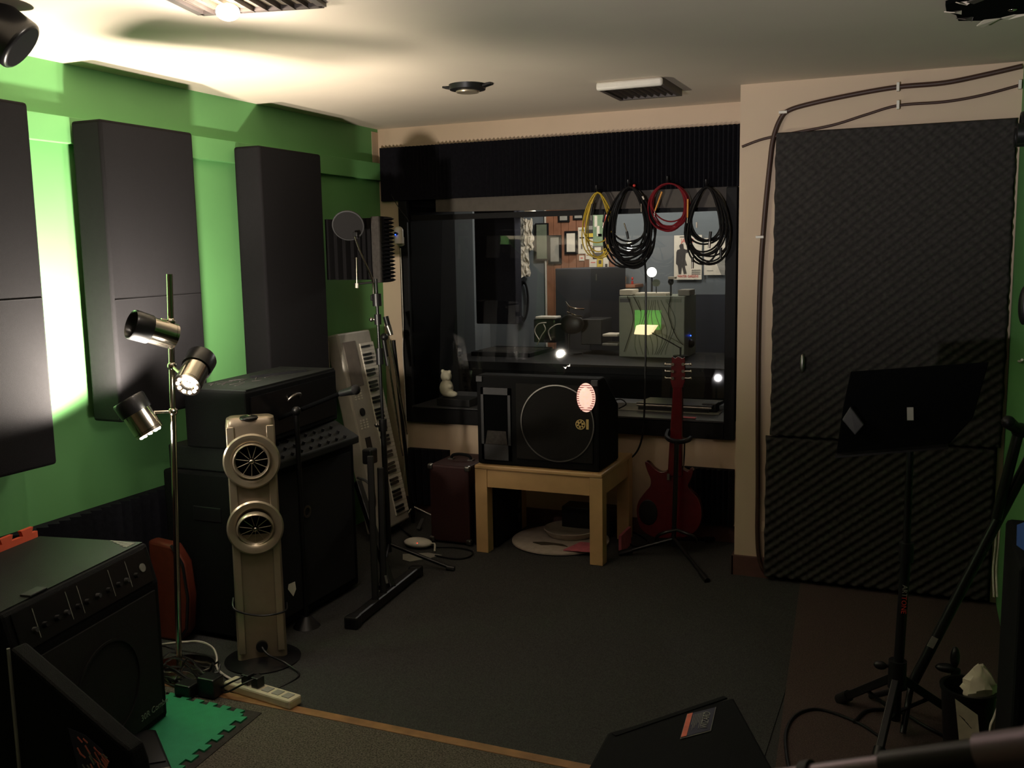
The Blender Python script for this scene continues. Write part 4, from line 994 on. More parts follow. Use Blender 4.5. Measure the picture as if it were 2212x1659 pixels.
# ================================================================ TABLE + SPEAKER
TX0, TX1, TY0, TY1, TZ = -2.105, -1.415, 4.40, 4.93, .47
t = thing('wooden_table', 'low pale wooden table carrying the big monitor speaker', 'table', (-1.76, 4.66, 0))
MB().bm((TX0, TY0-.004, TZ-.022), (TX1, TY1, TZ)).build('table_top', 'maple', t, smooth=0, bevel=.006)
for x in (TX0, TX1-.068):
    for y in (TY0, TY1-.068):
        MB().bm((x, y, .004), (x+.068, y+.068, TZ-.022)).build('leg', 'maple', t, smooth=0, bevel=.003)
for y in (TY0+.006, TY1-.03): MB().bm((TX0+.068, y, TZ-.115), (TX1-.068, y+.024, TZ-.022)).build('apron', 'maple', t, smooth=0)
for x in (TX0+.006, TX1-.03): MB().bm((x, TY0+.068, TZ-.115), (x+.024, TY1-.068, TZ-.022)).build('apron', 'maple', t, smooth=0)
BX0, BX1, BY, BZ0, BZ1 = -2.095, -1.437, 4.42, TZ+.004, .935
t = thing('monitor_speaker', 'big black monitor speaker with a horn and a gold emblem on the wooden table', 'speaker', (-1.77, 4.5, BZ0))
MB().prism([(BX0, BY, BZ0), (BX0, BY, BZ1), (BX0, BY+.10, BZ1), (BX0, BY+.33, BZ1-.17), (BX0, BY+.33, BZ0)], (BX1-BX0, 0, 0)).build('cabinet', 'tolex', t, smooth=0, bevel=.01)
gx = P(1116, 900, Y=BY).x
MB().bm((gx, BY-.008, BZ0+.04), (BX1-.03, BY+.01, BZ1-.035)).build('grille', 'grille', t, smooth=0, bevel=.003)
rc = P(1203, 915, Y=BY-.01); rr_ = (P(1281, 915, Y=BY).x-P(1125, 915, Y=BY).x)/2
MB().lathe([(rr_-.003, -.001), (rr_+.003, -.001), (rr_+.003, .003), (rr_-.003, .003)], rc, (0, -1, 0), 64, True).build('speaker_trim_ring', 'chrome_dull', t, smooth=50)
b = MB(); ha, hb_ = P(1040, 836, Y=BY), P(1106, 995, Y=BY)
hx0, hx1, hz1, hz0 = ha.x, hb_.x, ha.z, hb_.z
for lo, hi in (((hx0, hz0), (hx0+.014, hz1)), ((hx1-.014, hz0), (hx1, hz1)), ((hx0, hz1-.035), (hx1, hz1)), ((hx0, hz0), (hx1, hz0+.08))):
    b.bm((lo[0], BY-.012, lo[1]), (hi[0], BY+.004, hi[1]))
b.build('horn_plate', 'grille_grey', t, smooth=0)
MB().bm((hx0+.014, BY-.003, hz0+.08), (hx1-.014, BY+.002, hz1-.035)).build('horn_mouth', 'dark_void', t, smooth=0)
MB().hexa([(hx0+.02, BY-.01, hz0+.082), (hx1-.02, BY-.01, hz0+.082), (hx1-.03, BY-.003, hz0+.15), (hx0+.03, BY-.003, hz0+.15), (hx0+.02, BY-.004, hz0+.082), (hx1-.02, BY-.004, hz0+.082), (hx1-.03, BY-.002, hz0+.15), (hx0+.03, BY-.002, hz0+.15)]).build('horn_lip', 'foam', t, smooth=0)
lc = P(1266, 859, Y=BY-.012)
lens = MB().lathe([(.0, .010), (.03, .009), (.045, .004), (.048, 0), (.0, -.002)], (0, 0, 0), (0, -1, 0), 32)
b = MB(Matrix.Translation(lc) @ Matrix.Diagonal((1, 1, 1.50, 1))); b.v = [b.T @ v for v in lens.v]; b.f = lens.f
o = b.build('oval_reflector', 'lens_glow', t, smooth=60); o['label'] = 'pinkish oval ribbed reflector, its glow put in as emission'
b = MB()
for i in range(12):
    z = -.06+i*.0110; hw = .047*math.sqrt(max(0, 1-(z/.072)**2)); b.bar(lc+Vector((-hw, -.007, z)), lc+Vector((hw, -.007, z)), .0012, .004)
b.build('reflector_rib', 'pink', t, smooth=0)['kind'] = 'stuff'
ec = P(1254, 917, Y=BY-.010)
MB().lathe([(.021, 0), (.0255, 0), (.0255, .002), (.021, .002)], ec, (0, -1, 0), 32, True).build('emblem_ring', 'gold', t, smooth=0)
b = MB()
for i in range(6):
    a = PI/3*i+.3; e = Vector((math.cos(a), 0, math.sin(a))); b.bar(ec-Vector((0, .001, 0)), ec+e*.019-Vector((0, .001, 0)), .008 if i % 2 else .011, .002, (0, -1, 0))
b.build('emblem_star', 'gold', t, smooth=0)
MB().box(P(1269, 917, Y=BY-.010), (.013, .002, .05)).build('name_bar', 'gold', t, smooth=0)
for x in (BX0+.02, BX1-.02):
    MB().box((x, BY-.004, BZ1-.02), (.035, .012, .03)).build('corner_cap', 'grille_grey', t, smooth=0, bevel=.003)
# maroon case
t = thing('amplifier_case', 'maroon vinyl amplifier case with metal corners left of the wooden table', 'amplifier', (-2.31, 4.62, 0))
MB().bm((-2.41, 4.47, .015), (-2.175, 4.80, .435)).build('case', 'tolex_red', t, smooth=0, bevel=.01)
for x in (-2.402, -2.183):
    for z in (.025, .425): MB().box((x, 4.475, z), (.03, .03, .03)).build('corner_cap', 'chrome_dull', t, smooth=0, bevel=.008)
MB().tube(smooth_path([(-2.35, 4.62, .436), (-2.34, 4.62, .46), (-2.29, 4.62, .468), (-2.24, 4.62, .46), (-2.23, 4.62, .436)], 4), .008, 8).build('handle', 'tolex', t)
MB().box((-2.35, 4.62, .44), (.03, .03, .008)).box((-2.23, 4.62, .44), (.03, .03, .008)).build('handle_plate', 'chrome_dull', t, smooth=0)
for x in (-2.38, -2.2):
    for y in (4.5, 4.77): MB().cyl((x, y, .003), (x, y, .016), .012).build('foot', 'black_plastic', t)

# under the table
t = thing('small_amplifier', 'dark box with metal corner plates under the table on the left', 'amplifier', (-2.0, 4.84, 0))
MB().bm((-2.165, 4.50, .004), (-2.03, 4.85, .34)).build('case', 'tolex', t, smooth=0, bevel=.008)
for z in (.09, .17):
    MB().box((-2.028, 4.80, z), (.006, .03, .05)).build('side_plate', 'grille_grey', t, smooth=0, bevel=.002)
tag(MB().bm((-1.80, 4.86, .004), (-1.52, 4.99, .16)).build('cable_box', 'black_plastic', smooth=0, bevel=.006), 'low black box at the wall under the table', 'box')
c1 = Vector((-1.755, 4.72, 0))
tag(MB().lathe([(.0, .002), (.24, .002), (.262, .010), (.262, .018), (.24, .026), (.0, .026)], c1, n=48).build('round_cushion', 'cushion', smooth=50), 'large round pale pad lying on the floor under the table', 'cushion')
c2 = Vector((-1.72, 4.79, 0))
t = thing('round_tray', 'smaller round pale tray resting on the large round pad', 'tray', (c2.x, c2.y, .027))
MB().lathe([(.0, .0275), (.12, .0275), (.135, .040), (.15, .064), (.142, .066), (.12, .046), (.0, .040)], c2, n=40).build('dish', 'cushion', t, smooth=50)
tag(MB().hexa([(-1.66, 4.50, .028), (-1.50, 4.52, .028), (-1.48, 4.66, .028), (-1.62, 4.66, .028), (-1.66, 4.50, .034), (-1.50, 4.52, .034), (-1.48, 4.66, .034), (-1.62, 4.66, .034)]).build('pink_folder', 'pink', smooth=0, bevel=.002), 'pink paper folder on the pad behind the right table leg', 'papers')
tag(MB().prism([(-1.86, 4.58, .0275), (-1.80, 4.555, .0275), (-1.74, 4.58, .0275), (-1.66, 4.57, .0275), (-1.70, 4.60, .0275), (-1.80, 4.605, .0275)], (0, 0, .003)).build('leather_strap', 'cushion_dark', smooth=0), 'brown leather scrap on the round pad', 'strap')
tag(MB().bm((-1.40, 4.62, .0), (-1.385, 4.80, .10)).build('pink_card', 'pink', smooth=0), 'pink card standing on the floor behind the right side of the table', 'card')

# ================================================================ GUITAR + STAND
GY_ = 4.70
t = thing('electric_guitar', 'dark red electric guitar seen from behind on a stand by the window', 'guitar', P(1440, 1140, Y=GY_))
outl = [(1393, 998), (1402, 1000), (1413, 1012), (1428, 1020), (1443, 1014), (1448, 1000), (1468, 1000), (1474, 1012), (1486, 1018), (1492, 1012), (1497, 1018), (1492, 1035), (1486, 1050), (1494, 1062), (1508, 1078), (1515, 1105), (1513, 1130), (1500, 1150), (1475, 1162), (1440, 1163), (1405, 1158), (1383, 1140), (1375, 1110), (1378, 1085), (1392, 1065), (1404, 1050), (1405, 1035), (1398, 1018)]
op = smooth_path([P(x, y, Y=GY_+.02) for x, y in outl], 3, True)
MB().prism(op, (0, .04, 0)).build('body', 'guitar_red', t, smooth=40, bevel=.008, seg=3)
np_ = [P(1443, 1010, Y=GY_), P(1468, 1010, Y=GY_), P(1474, 825, Y=GY_-.01), P(1458, 825, Y=GY_-.01)]
b = MB(); b.prism([P(1441, 1030, Y=GY_+.01), P(1474, 1030, Y=GY_+.01), P(1473, 832, Y=GY_-.0), P(1453, 832, Y=GY_-.0)], (0, .035, 0))
b.build('neck', 'guitar_red', t, smooth=0, bevel=.008, seg=3)
b = MB(); b.prism([P(1452, 838, Y=GY_), P(1448, 822, Y=GY_), P(1451, 770, Y=GY_), P(1458, 774, Y=GY_), P(1464, 770, Y=GY_), P(1472, 774, Y=GY_), P(1479, 772, Y=GY_), P(1480, 822, Y=GY_), P(1474, 838, Y=GY_)], (0, .016, 0))
b.build('headstock', 'guitar_red', t, smooth=0, bevel=.003)
for i, y in enumerate((787, 802, 817)):
    for s_, xx in ((-1, 1449), (1, 1480)):
        p = P(xx, y, Y=GY_-.006); e = p+Vector((s_*.028, 0, 0))
        MB().cyl(p-Vector((s_*.012, 0, 0)), e, .0035, n=8).ball(e, .008, (.7, .5, 1)).cyl(p+Vector((-s_*.01, -.004, 0)), p+Vector((-s_*.01, .012, 0)), .008, n=10).build('tuning_peg', 'chrome', t, smooth=50)
cvp = P(1400, 1107, Y=GY_+.018); MB().ball(cvp, .05, (1, .06, 1.35), 20, 12).build('back_cover', 'guitar_black', t, smooth=60)
MB().box(P(1444, 1030, Y=GY_+.006), (.012, .012, .03)).build('neck_plate', 'chrome_dull', t, smooth=0)
SB = P(1455, 1185, Y=4.66); SB.z = 0
t = thing('guitar_stand', 'black tripod guitar stand holding the red guitar', 'guitar stand', SB)
yk = P(1466, 948, Y=4.64)
MB().cyl(Vector((SB.x, SB.y, .06)), P(1462, 955, Y=4.645), .012, n=12).build('pole', 'black_metal', t, smooth=50)
wire('neck_yoke', [P(1444, 930, Y=4.74), P(1440, 944, Y=4.68), P(1452, 952, Y=4.65), P(1472, 954, Y=4.65), P(1488, 950, Y=4.67), P(1492, 946, Y=4.73)], .012, 'black_plastic', t)
wire('cradle_arm', [P(1462, 1145, Y=4.65), P(1438, 1150, Y=4.63), P(1420, 1158, Y=4.64), P(1415, 1168, Y=4.68)], .008, 'black_metal', t)
wire('cradle_arm', [P(1462, 1145, Y=4.65), P(1482, 1152, Y=4.63), P(1500, 1160, Y=4.64), P(1505, 1170, Y=4.68)], .008, 'black_metal', t)
hub = Vector((SB.x, SB.y, .10))
for px, py in ((1337, 1196), (1528, 1255), (1540, 1165)):
    f_ = P(px, py, Z=.012); lg = MB().cyl(hub, f_, .010, n=10).build('leg', 'black_metal', t, smooth=50)
    dd = (hub-f_).normalized(); MB().cyl(f_, f_+dd*.07, .015, n=10).build('rubber_foot', 'black_plastic', lg)
tag(wire('thin_cable', [P(1479, 955, Y=4.8), P(1478, 985, Y=4.82), P(1476, 1010, Y=4.83)], .004, 'cable_black'), 'thin strap hanging behind the red guitar neck', 'strap')

# ================================================================ CABLE COILS on hooks
def coil(label, hx, hy, wpx, hpx, n, rr, m, Y, seed, jit=.12, round_=False, plugs=()):
    r = random.Random(seed); hk = P(hx, hy, Y=Y)
    t = thing('cable_coil', label, 'cable', hk, group='coiled cables hung along the window head')
    b = MB(); px = hk.x-P(hx-1, hy, Y=Y).x
    for k in range(n):
        w_ = wpx*px*(1+r.uniform(-2*jit, jit)); h_ = hpx*px*(1+r.uniform(-3*jit, .0)); sk = r.uniform(-.12, .12)*w_; yy = -.004-.028*k/n
        pts = []
        for i in range(36):
            a = 2*PI*i/36
            x = math.sin(a); z = (1-math.cos(a))/2
            if not round_: x *= (.55+.62*z**.8)*(1 if z > .02 else .6)
            pts.append(hk+Vector((x*w_/2+sk*z, yy+.006*math.sin(a*2+k), -z*h_)))
        b.tube(pts, rr, 6, True)
    b.build('loops', m, t, smooth=60)
    for (x0, y0, x1, y1, pr, pm) in plugs:
        MB().cyl(P(x0, y0, Y=Y-.04), P(x1, y1, Y=Y-.04), pr, pr*.85, n=10).build('plug', pm, t, smooth=50)
    hkk = thing('cable_hook', 'black hook holding the '+label.split(' hanging')[0]+(', leftmost black one' if 'left of the red' in label else ', rightmost one' if 'rightmost' in label else ''), 'hook', hk+Vector((0, .02, .01)))
    MB().tube([hk+Vector((0, .05, .015)), hk+Vector((0, -.035, .008)), hk+Vector((0, -.045, .02)), hk+Vector((0, -.046, .035))], .006, 8).build('hook_arm', 'black_plastic', hkk, smooth=60)
    return t
YH = 4.965
coil('yellow cable coil hanging leftmost on the window head', 1294, 416, 66, 140, 5, .0035, 'cable_yellow', YH, 1, .09, plugs=[(1280, 440, 1276, 465, .006, 'cable_black'), (1277, 465, 1277, 476, .004, 'chrome'), (1307, 458, 1303, 480, .006, 'cable_black'), (1303, 480, 1302, 492, .004, 'chrome')])
coil('thick black cable bundle hanging left of the red cable', 1362, 404, 98, 170, 22, .0052, 'cable_black', YH, 2, .13, plugs=[(1385, 440, 1385, 458, .004, 'chrome'), (1348, 482, 1354, 500, .004, 'chrome'), (1354, 500, 1357, 516, .007, 'black_plastic'), (1388, 424, 1391, 431, .005, 'cable_white')])
coil('dark red cable coil hanging between the two black bundles', 1446, 397, 84, 100, 11, .0042, 'cable_red', YH, 3, .07, True, plugs=[(1430, 414, 1415, 455, .005, 'orange_plug'), (1415, 455, 1413, 468, .002, 'chrome'), (1486, 430, 1485, 470, .005, 'orange_plug'), (1485, 470, 1484, 482, .002, 'chrome')])
coil('thick black cable bundle hanging rightmost beside the beige wall', 1529, 404, 88, 178, 16, .0052, 'cable_black', YH, 4, .13, plugs=[(1535, 500, 1533, 522, .008, 'black_plastic'), (1533, 522, 1532, 536, .007, 'chrome_dull'), (1496, 555, 1496, 566, .008, 'black_plastic'), (1496, 566, 1496, 580, .007, 'chrome_dull'), (1505, 480, 1505, 492, .005, 'cable_white'), (1557, 535, 1557, 558, .008, 'black_plastic')])
tag(wire('hanging_lead', [P(x, y, Y=4.955) for x, y in ((1392, 560), (1395, 600), (1395, 700), (1394, 800), (1392, 880), (1388, 940), (1376, 975), (1355, 995), (1338, 1000))], .0055, 'cable_black'), 'single black lead hanging straight down in front of the window glass', 'cable')
tag(MB().ball(P(1370, 401, Y=4.95), .008).build('red_tie', 'red_print'), 'small red tie above the left black cable bundle', 'cable tie')

# ================================================================ DOOR WALL CABLES
def wall_cable(label, pts, r, clips):
    t = thing('clipped_cable', label, 'cable', P(*pts[0], Y=YD-.012))
    wire('lead', [P(x, y, Y=YD-.014) for x, y in pts], r, 'cable_brown', t, k=6, n=8)
    for x, y, vert in clips:
        p = P(x, y, Y=YD-.014)
        MB().box(p, (.012, .034, .036) if vert else (.036, .034, .012)).build('clip', 'white_plastic', t, smooth=0, bevel=.002)
wall_cable('thick dark cable running along the wall top and down beside the foam door', [(2208, 143), (2130, 161), (2040, 179), (1940, 188), (1850, 203), (1760, 222), (1705, 238), (1685, 258), (1670, 300), (1662, 360), (1651, 470), (1642, 600), (1638, 750), (1637, 900), (1637, 1050), (1636, 1150), (1640, 1205), (1652, 1235), (1672, 1250)], .0105, [(1692, 243, 0), (1940, 188, 1), (1642, 512, 0)])
wall_cable('thinner dark cable running along the wall below the thick one', [(1603, 317), (1650, 300), (1720, 286), (1800, 270), (1870, 248), (1940, 228), (2040, 220), (2120, 206), (2206, 183)], .006, [(1940, 227, 1), (2203, 183, 1)])
tag(MB().box(P(1650, 1138, Y=YD-.002), (.022, .006, .05)).build('wall_plate', 'beige_paint', smooth=0, bevel=.002), 'small beige cover plate low on the wall beside the foam door', 'cover plate')

# ================================================================ MUSIC STAND
MS = Vector((-.035, 3.14, 0))
t = thing('music_stand', 'black music stand with a solid desk in front of the foam door', 'music stand', MS)
d4 = [P(1838, 803, Y=3.16), P(2136, 782, Y=3.16), P(2048, 962, Y=3.06), P(1806, 982, Y=3.06)]
d5 = [P(1838, 803, Y=3.16), P(2136, 782, Y=3.16), P(2102, 902, Y=3.10), P(2048, 962, Y=3.06), P(1806, 982, Y=3.06), P(1822, 875, Y=3.12)]
MB().prism(d5, (0, .006, 0)).build('desk', 'dark_void', t, smooth=0, bevel=.002)
MB().bar(P(1806, 984, Y=3.04), P(2048, 964, Y=3.04), .05, .006, (0, 0, 1)).build('desk_lip', 'black_satin', t, smooth=0)
MB().bar(P(1966, 880, Y=3.093), P(1966.5, 908, Y=3.078), .018, .002, (0, -1, 0)).build('label_sticker', 'paper_grey', t, smooth=0)
MB().prism([P(1838, 877, Y=3.085), P(1867, 916, Y=3.07), P(1848, 938, Y=3.06), P(1820, 905, Y=3.075)], (0, -.018, 0)).build('clip_pocket', 'grille_grey', t, smooth=0, bevel=.003)
pt = P(1966, 975, Y=3.13)
MB().cyl((MS.x, MS.y, .12), (pt.x, pt.y, .62), .0155, n=14).build('lower_pole', 'black_metal', t, smooth=50)
MB().cyl((pt.x, pt.y, .6), pt+Vector((0, 0, .12)), .011, n=14).build('upper_pole', 'black_metal', t, smooth=50)
MB().cyl((pt.x, pt.y, .58), (pt.x, pt.y, .64), .022, n=14).build('clutch', 'black_plastic', t, smooth=50)
tf = frame((-.04, 3.123, P(1952, 1280, Y=3.12).z-.0), (0, 0, -1), (1, 0, 0))
def stand_text(s, px, py, m):
    p = P(px, py, Y=3.114); text('lettering', s, .021, frame(p, (0, 0, -1), (1, 0, 0)), m, t, .0004)
stand_text('ART', 1954, 1277, 'grey_print'); stand_text('TONE', 1952, 1307, 'red_print')
hub = Vector((MS.x, MS.y, .20))
MB().cyl(hub-Vector((0, 0, .04)), hub+Vector((0, 0, .05)), .028, n=14).build('tripod_hub', 'black_plastic', t, smooth=50)
MB().ball(hub+Vector((-.05, -.01, .03)), .014, (1.5, .8, 1)).cyl(hub+Vector((0, 0, .03)), hub+Vector((-.05, -.01, .03)), .006).build('hub_knob', 'black_plastic', t, smooth=50)
for px, py in ((1815, 1510), (1893, 1650), (2068, 1545)):
    f_ = P(px, py, Z=.014); lg = MB().bar(hub, f_, .022, .026).build('leg', 'black_metal', t, smooth=0, bevel=.003)
    dd = (hub-f_).normalized(); MB().cyl(f_-dd*.005, f_+dd*.05, .019, n=12).build('rubber_foot', 'black_plastic', lg, smooth=50)
    md = hub.lerp(f_, .55); MB().bar((MS.x, MS.y, .075), md, .012, .006).build('brace', 'black_metal', t, smooth=0)
MB().cyl((MS.x, MS.y, .05), (MS.x, MS.y, .12), .015).build('pole_end', 'black_metal', t)

# boom stand leaning to the right
t = thing('boom_stand', 'black boom stand leaning by the green wall behind the music stand', 'microphone stand', (.04, 3.25, 0))
p0, p1 = P(1968, 1482, Y=3.22), P(2230, 980, Y=3.22)
MB().cyl(p0, p1, .0165, n=14).build('main_tube', 'black_metal', t, smooth=50)
MB().cyl(P(2152, 1120, Y=3.20), P(2200, 935, Y=3.20), .0155, n=14).build('boom_tube', 'black_metal', t, smooth=50)
MB().ball(P(2203, 930, Y=3.2), .024).build('boom_joint', 'black_plastic', t, smooth=60)
MB().cyl(P(2202, 930, Y=3.19), P(2178, 912, Y=3.15), .014, .02, n=14).ball(P(2178, 912, Y=3.15), .02).build('clamp_knob', 'black_plastic', t, smooth=50)
MB().bar(P(2020, 1377, Y=3.201), P(2009, 1398, Y=3.201), .02, .002, (0, -1, 0)).build('label_sticker', 'paper_grey', t, smooth=0)
f0_ = p0.copy(); f0_.z = .012
for a in (.3, 2.4, 4.6):
    MB().cyl(p0, (p0.x+.17*math.cos(a), p0.y+.14*math.sin(a)+.05, .014), .010, n=10).build('leg', 'black_metal', t, smooth=50)

# ================================================================ BIN and right corner
BN = Vector((.165, 3.02, 0))
t = thing('waste_bin', 'glossy black waste bin at the right edge', 'waste bin', BN)
MB().lathe([(.055, .004), (.060, .008), (.076, .245), (.072, .245), (.057, .012), (.0, .012)], BN, n=32).build('bin_shell', 'black_satin', t, smooth=50)
MB().lathe([(.071, .240), (.080, .240), (.081, .250), (.071, .250)], BN, n=32, closed=True).build('rim', 'black_satin', t, smooth=50)
r = random.Random(21); b = MB(); n = 14; m_ = 9; vs = []
for j in range(m_+1):
    for i in range(n):
        a = 2*PI*i/n; tt = j/m_; rad = .048*math.sin(PI*(.15+.8*tt))*(1+r.uniform(-.18, .18)); vs.append((BN.x+.028+rad*math.cos(a), BN.y+.0+rad*math.sin(a), .19+.13*tt+r.uniform(-.006, .006)))
b.add(vs, [(j*n+i, j*n+(i+1) % n, (j+1)*n+(i+1) % n, (j+1)*n+i) for j in range(m_) for i in range(n)]+[tuple(range(n))[::-1], tuple(range(m_*n, m_*n+n))])
tag(b.build('crumpled_bag', 'bag', smooth=30), 'crumpled cream bag stuffed in the glossy black bin', 'bag')
pq = [P(2063, 1510, Y=2.90), P(2112, 1545, Y=2.90), P(2128, 1700, Y=2.86), P(2082, 1700, Y=2.86)]
for p_ in pq[2:]: p_.z = .008
t = thing('paper_card', 'cream paper card with pencil marks leaning on the black bin', 'card', pq[3])
MB().prism(pq, (0, .002, 0)).build('sheet', 'bag', t, smooth=0)
for k in range(3): MB().bar(P(2072+k*5, 1545+k*5, Y=2.848), P(2085+k*7, 1556+k*9, Y=2.844), .0015, .0006, (0, -1, 0)).build('pencil_mark', 'black_plastic', t, smooth=0)
tag(wire('white_lead', [P(x, y, Y=2.8) for x, y in ((2192, 1498), (2172, 1503), (2160, 1520), (2148, 1550), (2140, 1570), (2139, 1600), (2138, 1640))]+[Vector((.235, 2.78, .012)), Vector((.22, 2.62, .01))], .0045, 'cable_white'), 'white lead curving up beside the black bin', 'cable')
t = thing('floor_clamp', 'dark two-pronged clamp on a stem behind the black bin', 'clamp', P(2060, 1440, Y=3.3))
MB().ball(P(2045, 1443, Y=3.2), .018, (1.9, 1, .8)).build('prong', 'black_plastic', t, smooth=60)
MB().ball(P(2063, 1420, Y=3.2), .018, (.8, 1, 2.0)).build('prong', 'black_plastic', t, smooth=60)
MB().cyl(P(2065, 1445, Y=3.2), (P(2065, 1445, Y=3.2).x, 3.2, .0), .014).build('stem', 'black_plastic', t, smooth=60)
# dark amp at right edge
t = thing('loudspeaker', 'tall black loudspeaker cut off by the right edge', 'speaker', (.45, 2.35, 0))
MB().bm((.205, 2.2, .004), (.62, 2.6, .88)).build('cabinet', 'tolex', t, smooth=0, bevel=.012)
MB().bm((.24, 2.19, .05), (.58, 2.202, .84)).build('grille', 'grille', t, smooth=0)
pa = [P(2199, 1134, X=.2035), P(2215, 1128, X=.2035), P(2215, 1190, X=.2035), P(2198, 1178, X=.2035)]
MB().prism(pa, (-.002, 0, 0)).build('blue_sticker', 'blue', t, smooth=0)
# hanging leads on right wall
for k, (x, lab) in enumerate(((2153, 'thin pale lead hanging in the corner right of the foam door'), (2160, 'second thin pale lead hanging in the corner by the black loudspeaker'))):
    tag(wire('hanging_lead', [P(x, 1120+20*k, Y=4.3), P(x-3, 1180, Y=4.3), P(x-8, 1230, Y=4.3), P(x-6, 1290, Y=4.25)], .004, 'cable_white'), lab, 'cable')
t = thing('headphones', 'black headphones hanging high on the right green wall', 'headphones', P(2205, 300, X=.30))
hc_ = P(2207, 292, X=.315)
b = MB().tube([hc_+Vector((0, .06*math.cos(PI*i/10), .03+.05*math.sin(PI*i/10))) for i in range(11)], .008)
b.build('headband', 'black_plastic', t)
for s_ in (-1, 1): MB().cyl(hc_+Vector((-.02, s_*.06, .0)), hc_+Vector((.015, s_*.06, .0)), .038, n=18).build('ear_cup', 'black_plastic', t, smooth=50)
tag(MB().ball(P(2212, 660, X=.31), .03, (.6, 1, 2.2)).build('hanging_pouch', 'black_plastic', smooth=60), 'black pouch hanging on the green wall at the right edge', 'pouch')
tag(MB().tube([P(2200, 780, X=.333), P(2204, 781, X=.30), P(2208, 777, X=.30)], .004).build('wall_hook', 'white_plastic'), 'small white hook on the green wall at the right edge', 'hook')
# floor lead bottom right
tag(wire('floor_lead', [P(x, y, Z=.009) for x, y in ((1905, 1595), (1860, 1565), (1800, 1540), (1755, 1532), (1715, 1548), (1697, 1585), (1700, 1640), (1712, 1690))], .005, 'cable_black'), 'black lead looping on the reddish carpet left of the tripod', 'cable')
tag(wire('floor_lead', [P(x, y, Z=.009) for x, y in ((1845, 1560), (1870, 1537), (1905, 1533), (1950, 1540), (2000, 1570), (2060, 1600))], .006, 'cable_black'), 'black lead curling under the music stand tripod', 'cable')
tag(wire('floor_lead', [P(x, y, Z=.009) for x, y in ((865, 1140), (890, 1160), (930, 1180), (980, 1182), (1018, 1190), (1015, 1202), (985, 1207), (940, 1200))], .005, 'cable_black'), 'black lead on the floor in front of the maroon case', 'cable')
tag(wire('floor_lead', [P(x, y, Z=.009) for x, y in ((1340, 1165), (1365, 1150), (1385, 1158), (1400, 1172), (1375, 1180), (1355, 1172))], .005, 'cable_black'), 'black lead lying left of the guitar stand', 'cable')

# router by the stand
t = thing('network_box', 'white rounded network box tied with black wire on the floor', 'router', P(900, 1175, Z=0))
mc = P(903, 1172, Z=.03)
MB().ball(mc, .06, (1.35, .9, .42), 24, 12).build('shell', 'white_plastic', t, smooth=60)
MB().ball(mc+Vector((.02, -.045, .012)), .003).build('status_light', 'led_red', t)
wire('lead', [mc+Vector((.07, 0, 0)), mc+Vector((.11, -.02, .01)), mc+Vector((.125, -.05, -.02))], .005, 'cable_white', t)
tag(MB().prism([P(x, y, Z=.004) for x, y in ((870, 1198), (925, 1195), (955, 1200), (930, 1206), (885, 1214), (870, 1210))], (0, 0, .003)).build('paper_scrap', 'paper_grey', smooth=0), 'grey paper scrap on the floor in front of the white network box', 'papers')
tag(MB().bar(P(903, 1143, Z=.02), P(913, 1120, Z=.06), .02, .004).build('plastic_tag', 'grille_grey', smooth=0), 'small grey plastic tag leaning behind the white network box', 'tag')

# ================================================================ WEDGE at bottom centre
zt_ = .35
A, B = P(1312, 1578, Z=zt_), P(1585, 1502, Z=zt_)
Cc, Dd = P(1672, 1659, Z=zt_), P(1268, 1659, Z=zt_)
Ce = B+(Cc-B)*1.6; De = A+(Dd-A)*2.2
t = thing('stage_monitor', 'black stage monitor with an orange and navy label at the bottom centre', 'speaker', ((A.x+Ce.x)/2, 2.1, 0))
MB().prism([(p.x, p.y, .01) for p in (A, B, Ce, De)], (0, 0, zt_-.014)).build('cabinet', 'tolex', t, smooth=0, bevel=.008)
m0_ = (A+B)/2
MB().bar(A+Vector((.02, -.01, -.004)), B+Vector((-.02, -.012, -.004)), .014, .004).build('edge_trim', 'tolex', t, smooth=0)
lq = [P(x, y, Z=zt_-.002) for x, y in ((1547, 1527), (1533, 1573), (1469, 1596), (1484, 1543))]
U = (lq[0]-lq[3]); V = (lq[2]-lq[3])
def quad(u0, v0, u1, v1, z, m, nm):
    pts = [lq[3]+U*u+V*v for u, v in ((u0, v0), (u1, v0), (u1, v1), (u0, v1))]
    return MB().prism([(p.x, p.y, z) for p in pts], (0, 0, .0008)).build(nm, m, t, smooth=0)
quad(0, 0, 1, 1, zt_-.003, 'grey_print', 'label_border')
quad(.02, .02, .97, .97, zt_-.0018, 'navy_print', 'label_field')
quad(.02, .02, .20, .97, zt_-.0008, 'orange_print', 'label_stripe')
LF = frame(lq[3]+U*.74+V*.5+Vector((0, 0, .0022)), -V, -U)
text('label_lettering', 'WIZARD', U.length*.26, LF, 'grey_print', t, .0003, sx=.95)
for k in range(7): quad(.26+k*.055, .12, .275+k*.055, .55+.25*((k*3) % 4)/3, zt_-.0008, 'grey_print', 'label_print')

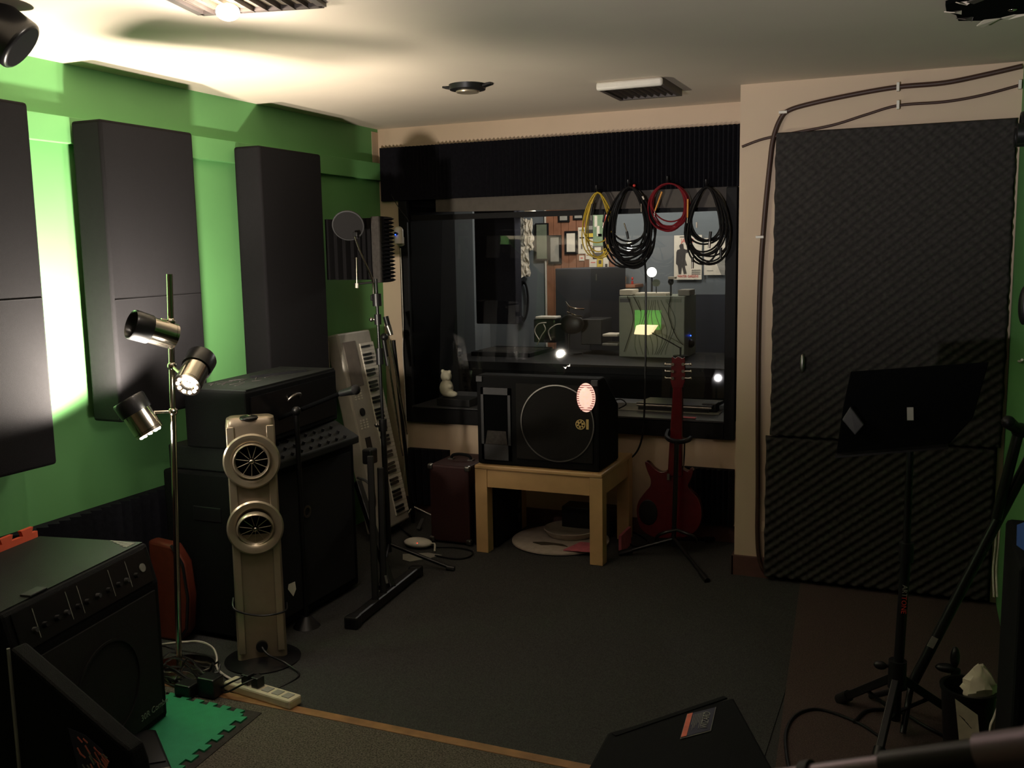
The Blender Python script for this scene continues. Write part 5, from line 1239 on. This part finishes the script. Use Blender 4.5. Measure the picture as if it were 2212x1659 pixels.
# ================================================================ BLURRED MICROPHONE BOOM in the near foreground
t = thing('foreground_boom', 'blurred purplish metal microphone boom crossing the bottom right corner', 'microphone stand', (.02, .72, 1.17))
fz0 = Vector((-.13, .63, 1.155)); 
a = Vector((0, 0, H))+(fw+rt*((1700-1106)/F)-up*((1683-829.5)/F))*.72
c = Vector((0, 0, H))+(fw+rt*((2260-1106)/F)-up*((1612-829.5)/F))*.60
d = (c-a).normalized(); Lb = (c-a).length
MB().cyl(a-d*.1, a+d*Lb*.45, .0085, n=18).build('inner_tube', 'purple_metal', t, smooth=50)
MB().cyl(a+d*Lb*.42, c+d*.1, .0105, n=18).build('outer_tube', 'black_satin', t, smooth=50)
MB().cyl(a+d*Lb*.78, a+d*Lb*.97, .0135, n=18).build('collar', 'purple_metal', t, smooth=50)
MB().cyl(a+d*Lb*.97, c+d*.1, .0165, n=18).build('end_collar', 'purple_metal', t, smooth=50)
MB().cyl(a+d*Lb*.08, a+d*Lb*.12, .0115, n=14).build('tube_ring', 'grille_grey', t, smooth=50)
e = c+d*.12
MB().cyl((e.x, e.y, .02), e, .012).build('pole', 'black_metal', t, smooth=50)
MB().cyl((e.x, e.y, .0), (e.x, e.y, .02), .13, n=28).build('round_base', 'black_metal', t, smooth=40)

# unseen uplighter added behind the camera for soft frontal fill
t = thing('fill_uplighter', 'slim black uplighter added out of view behind the camera as fill', 'floor lamp', (-1.0, -.75, 0))
MB().cyl((-1.0, -.75, 0), (-1.0, -.75, .025), .14, n=28).build('base', 'black_metal', t)
MB().cyl((-1.0, -.75, .02), (-1.0, -.75, 1.22), .012).build('pole', 'black_metal', t)
ud = (Vector((-.6, 2.5, ZC))-Vector((-1.0, -.75, 1.25))).normalized()
MB().lathe([(.05, 0), (.09, .14), (.088, .14), (.048, .004)], (-1.0, -.75, 1.20), ud, 28, True).build('shade', 'black_satin', t, smooth=50)
light('fill_uplighter_light', 'SPOT', Vector((-1.0, -.75, 1.20))+ud*.12, FILL_UPLIGHT, (1, .93, .93), Vector((-1.0, -.75, 1.20))+ud, radius=.03, size=math.radians(50), blend=1)
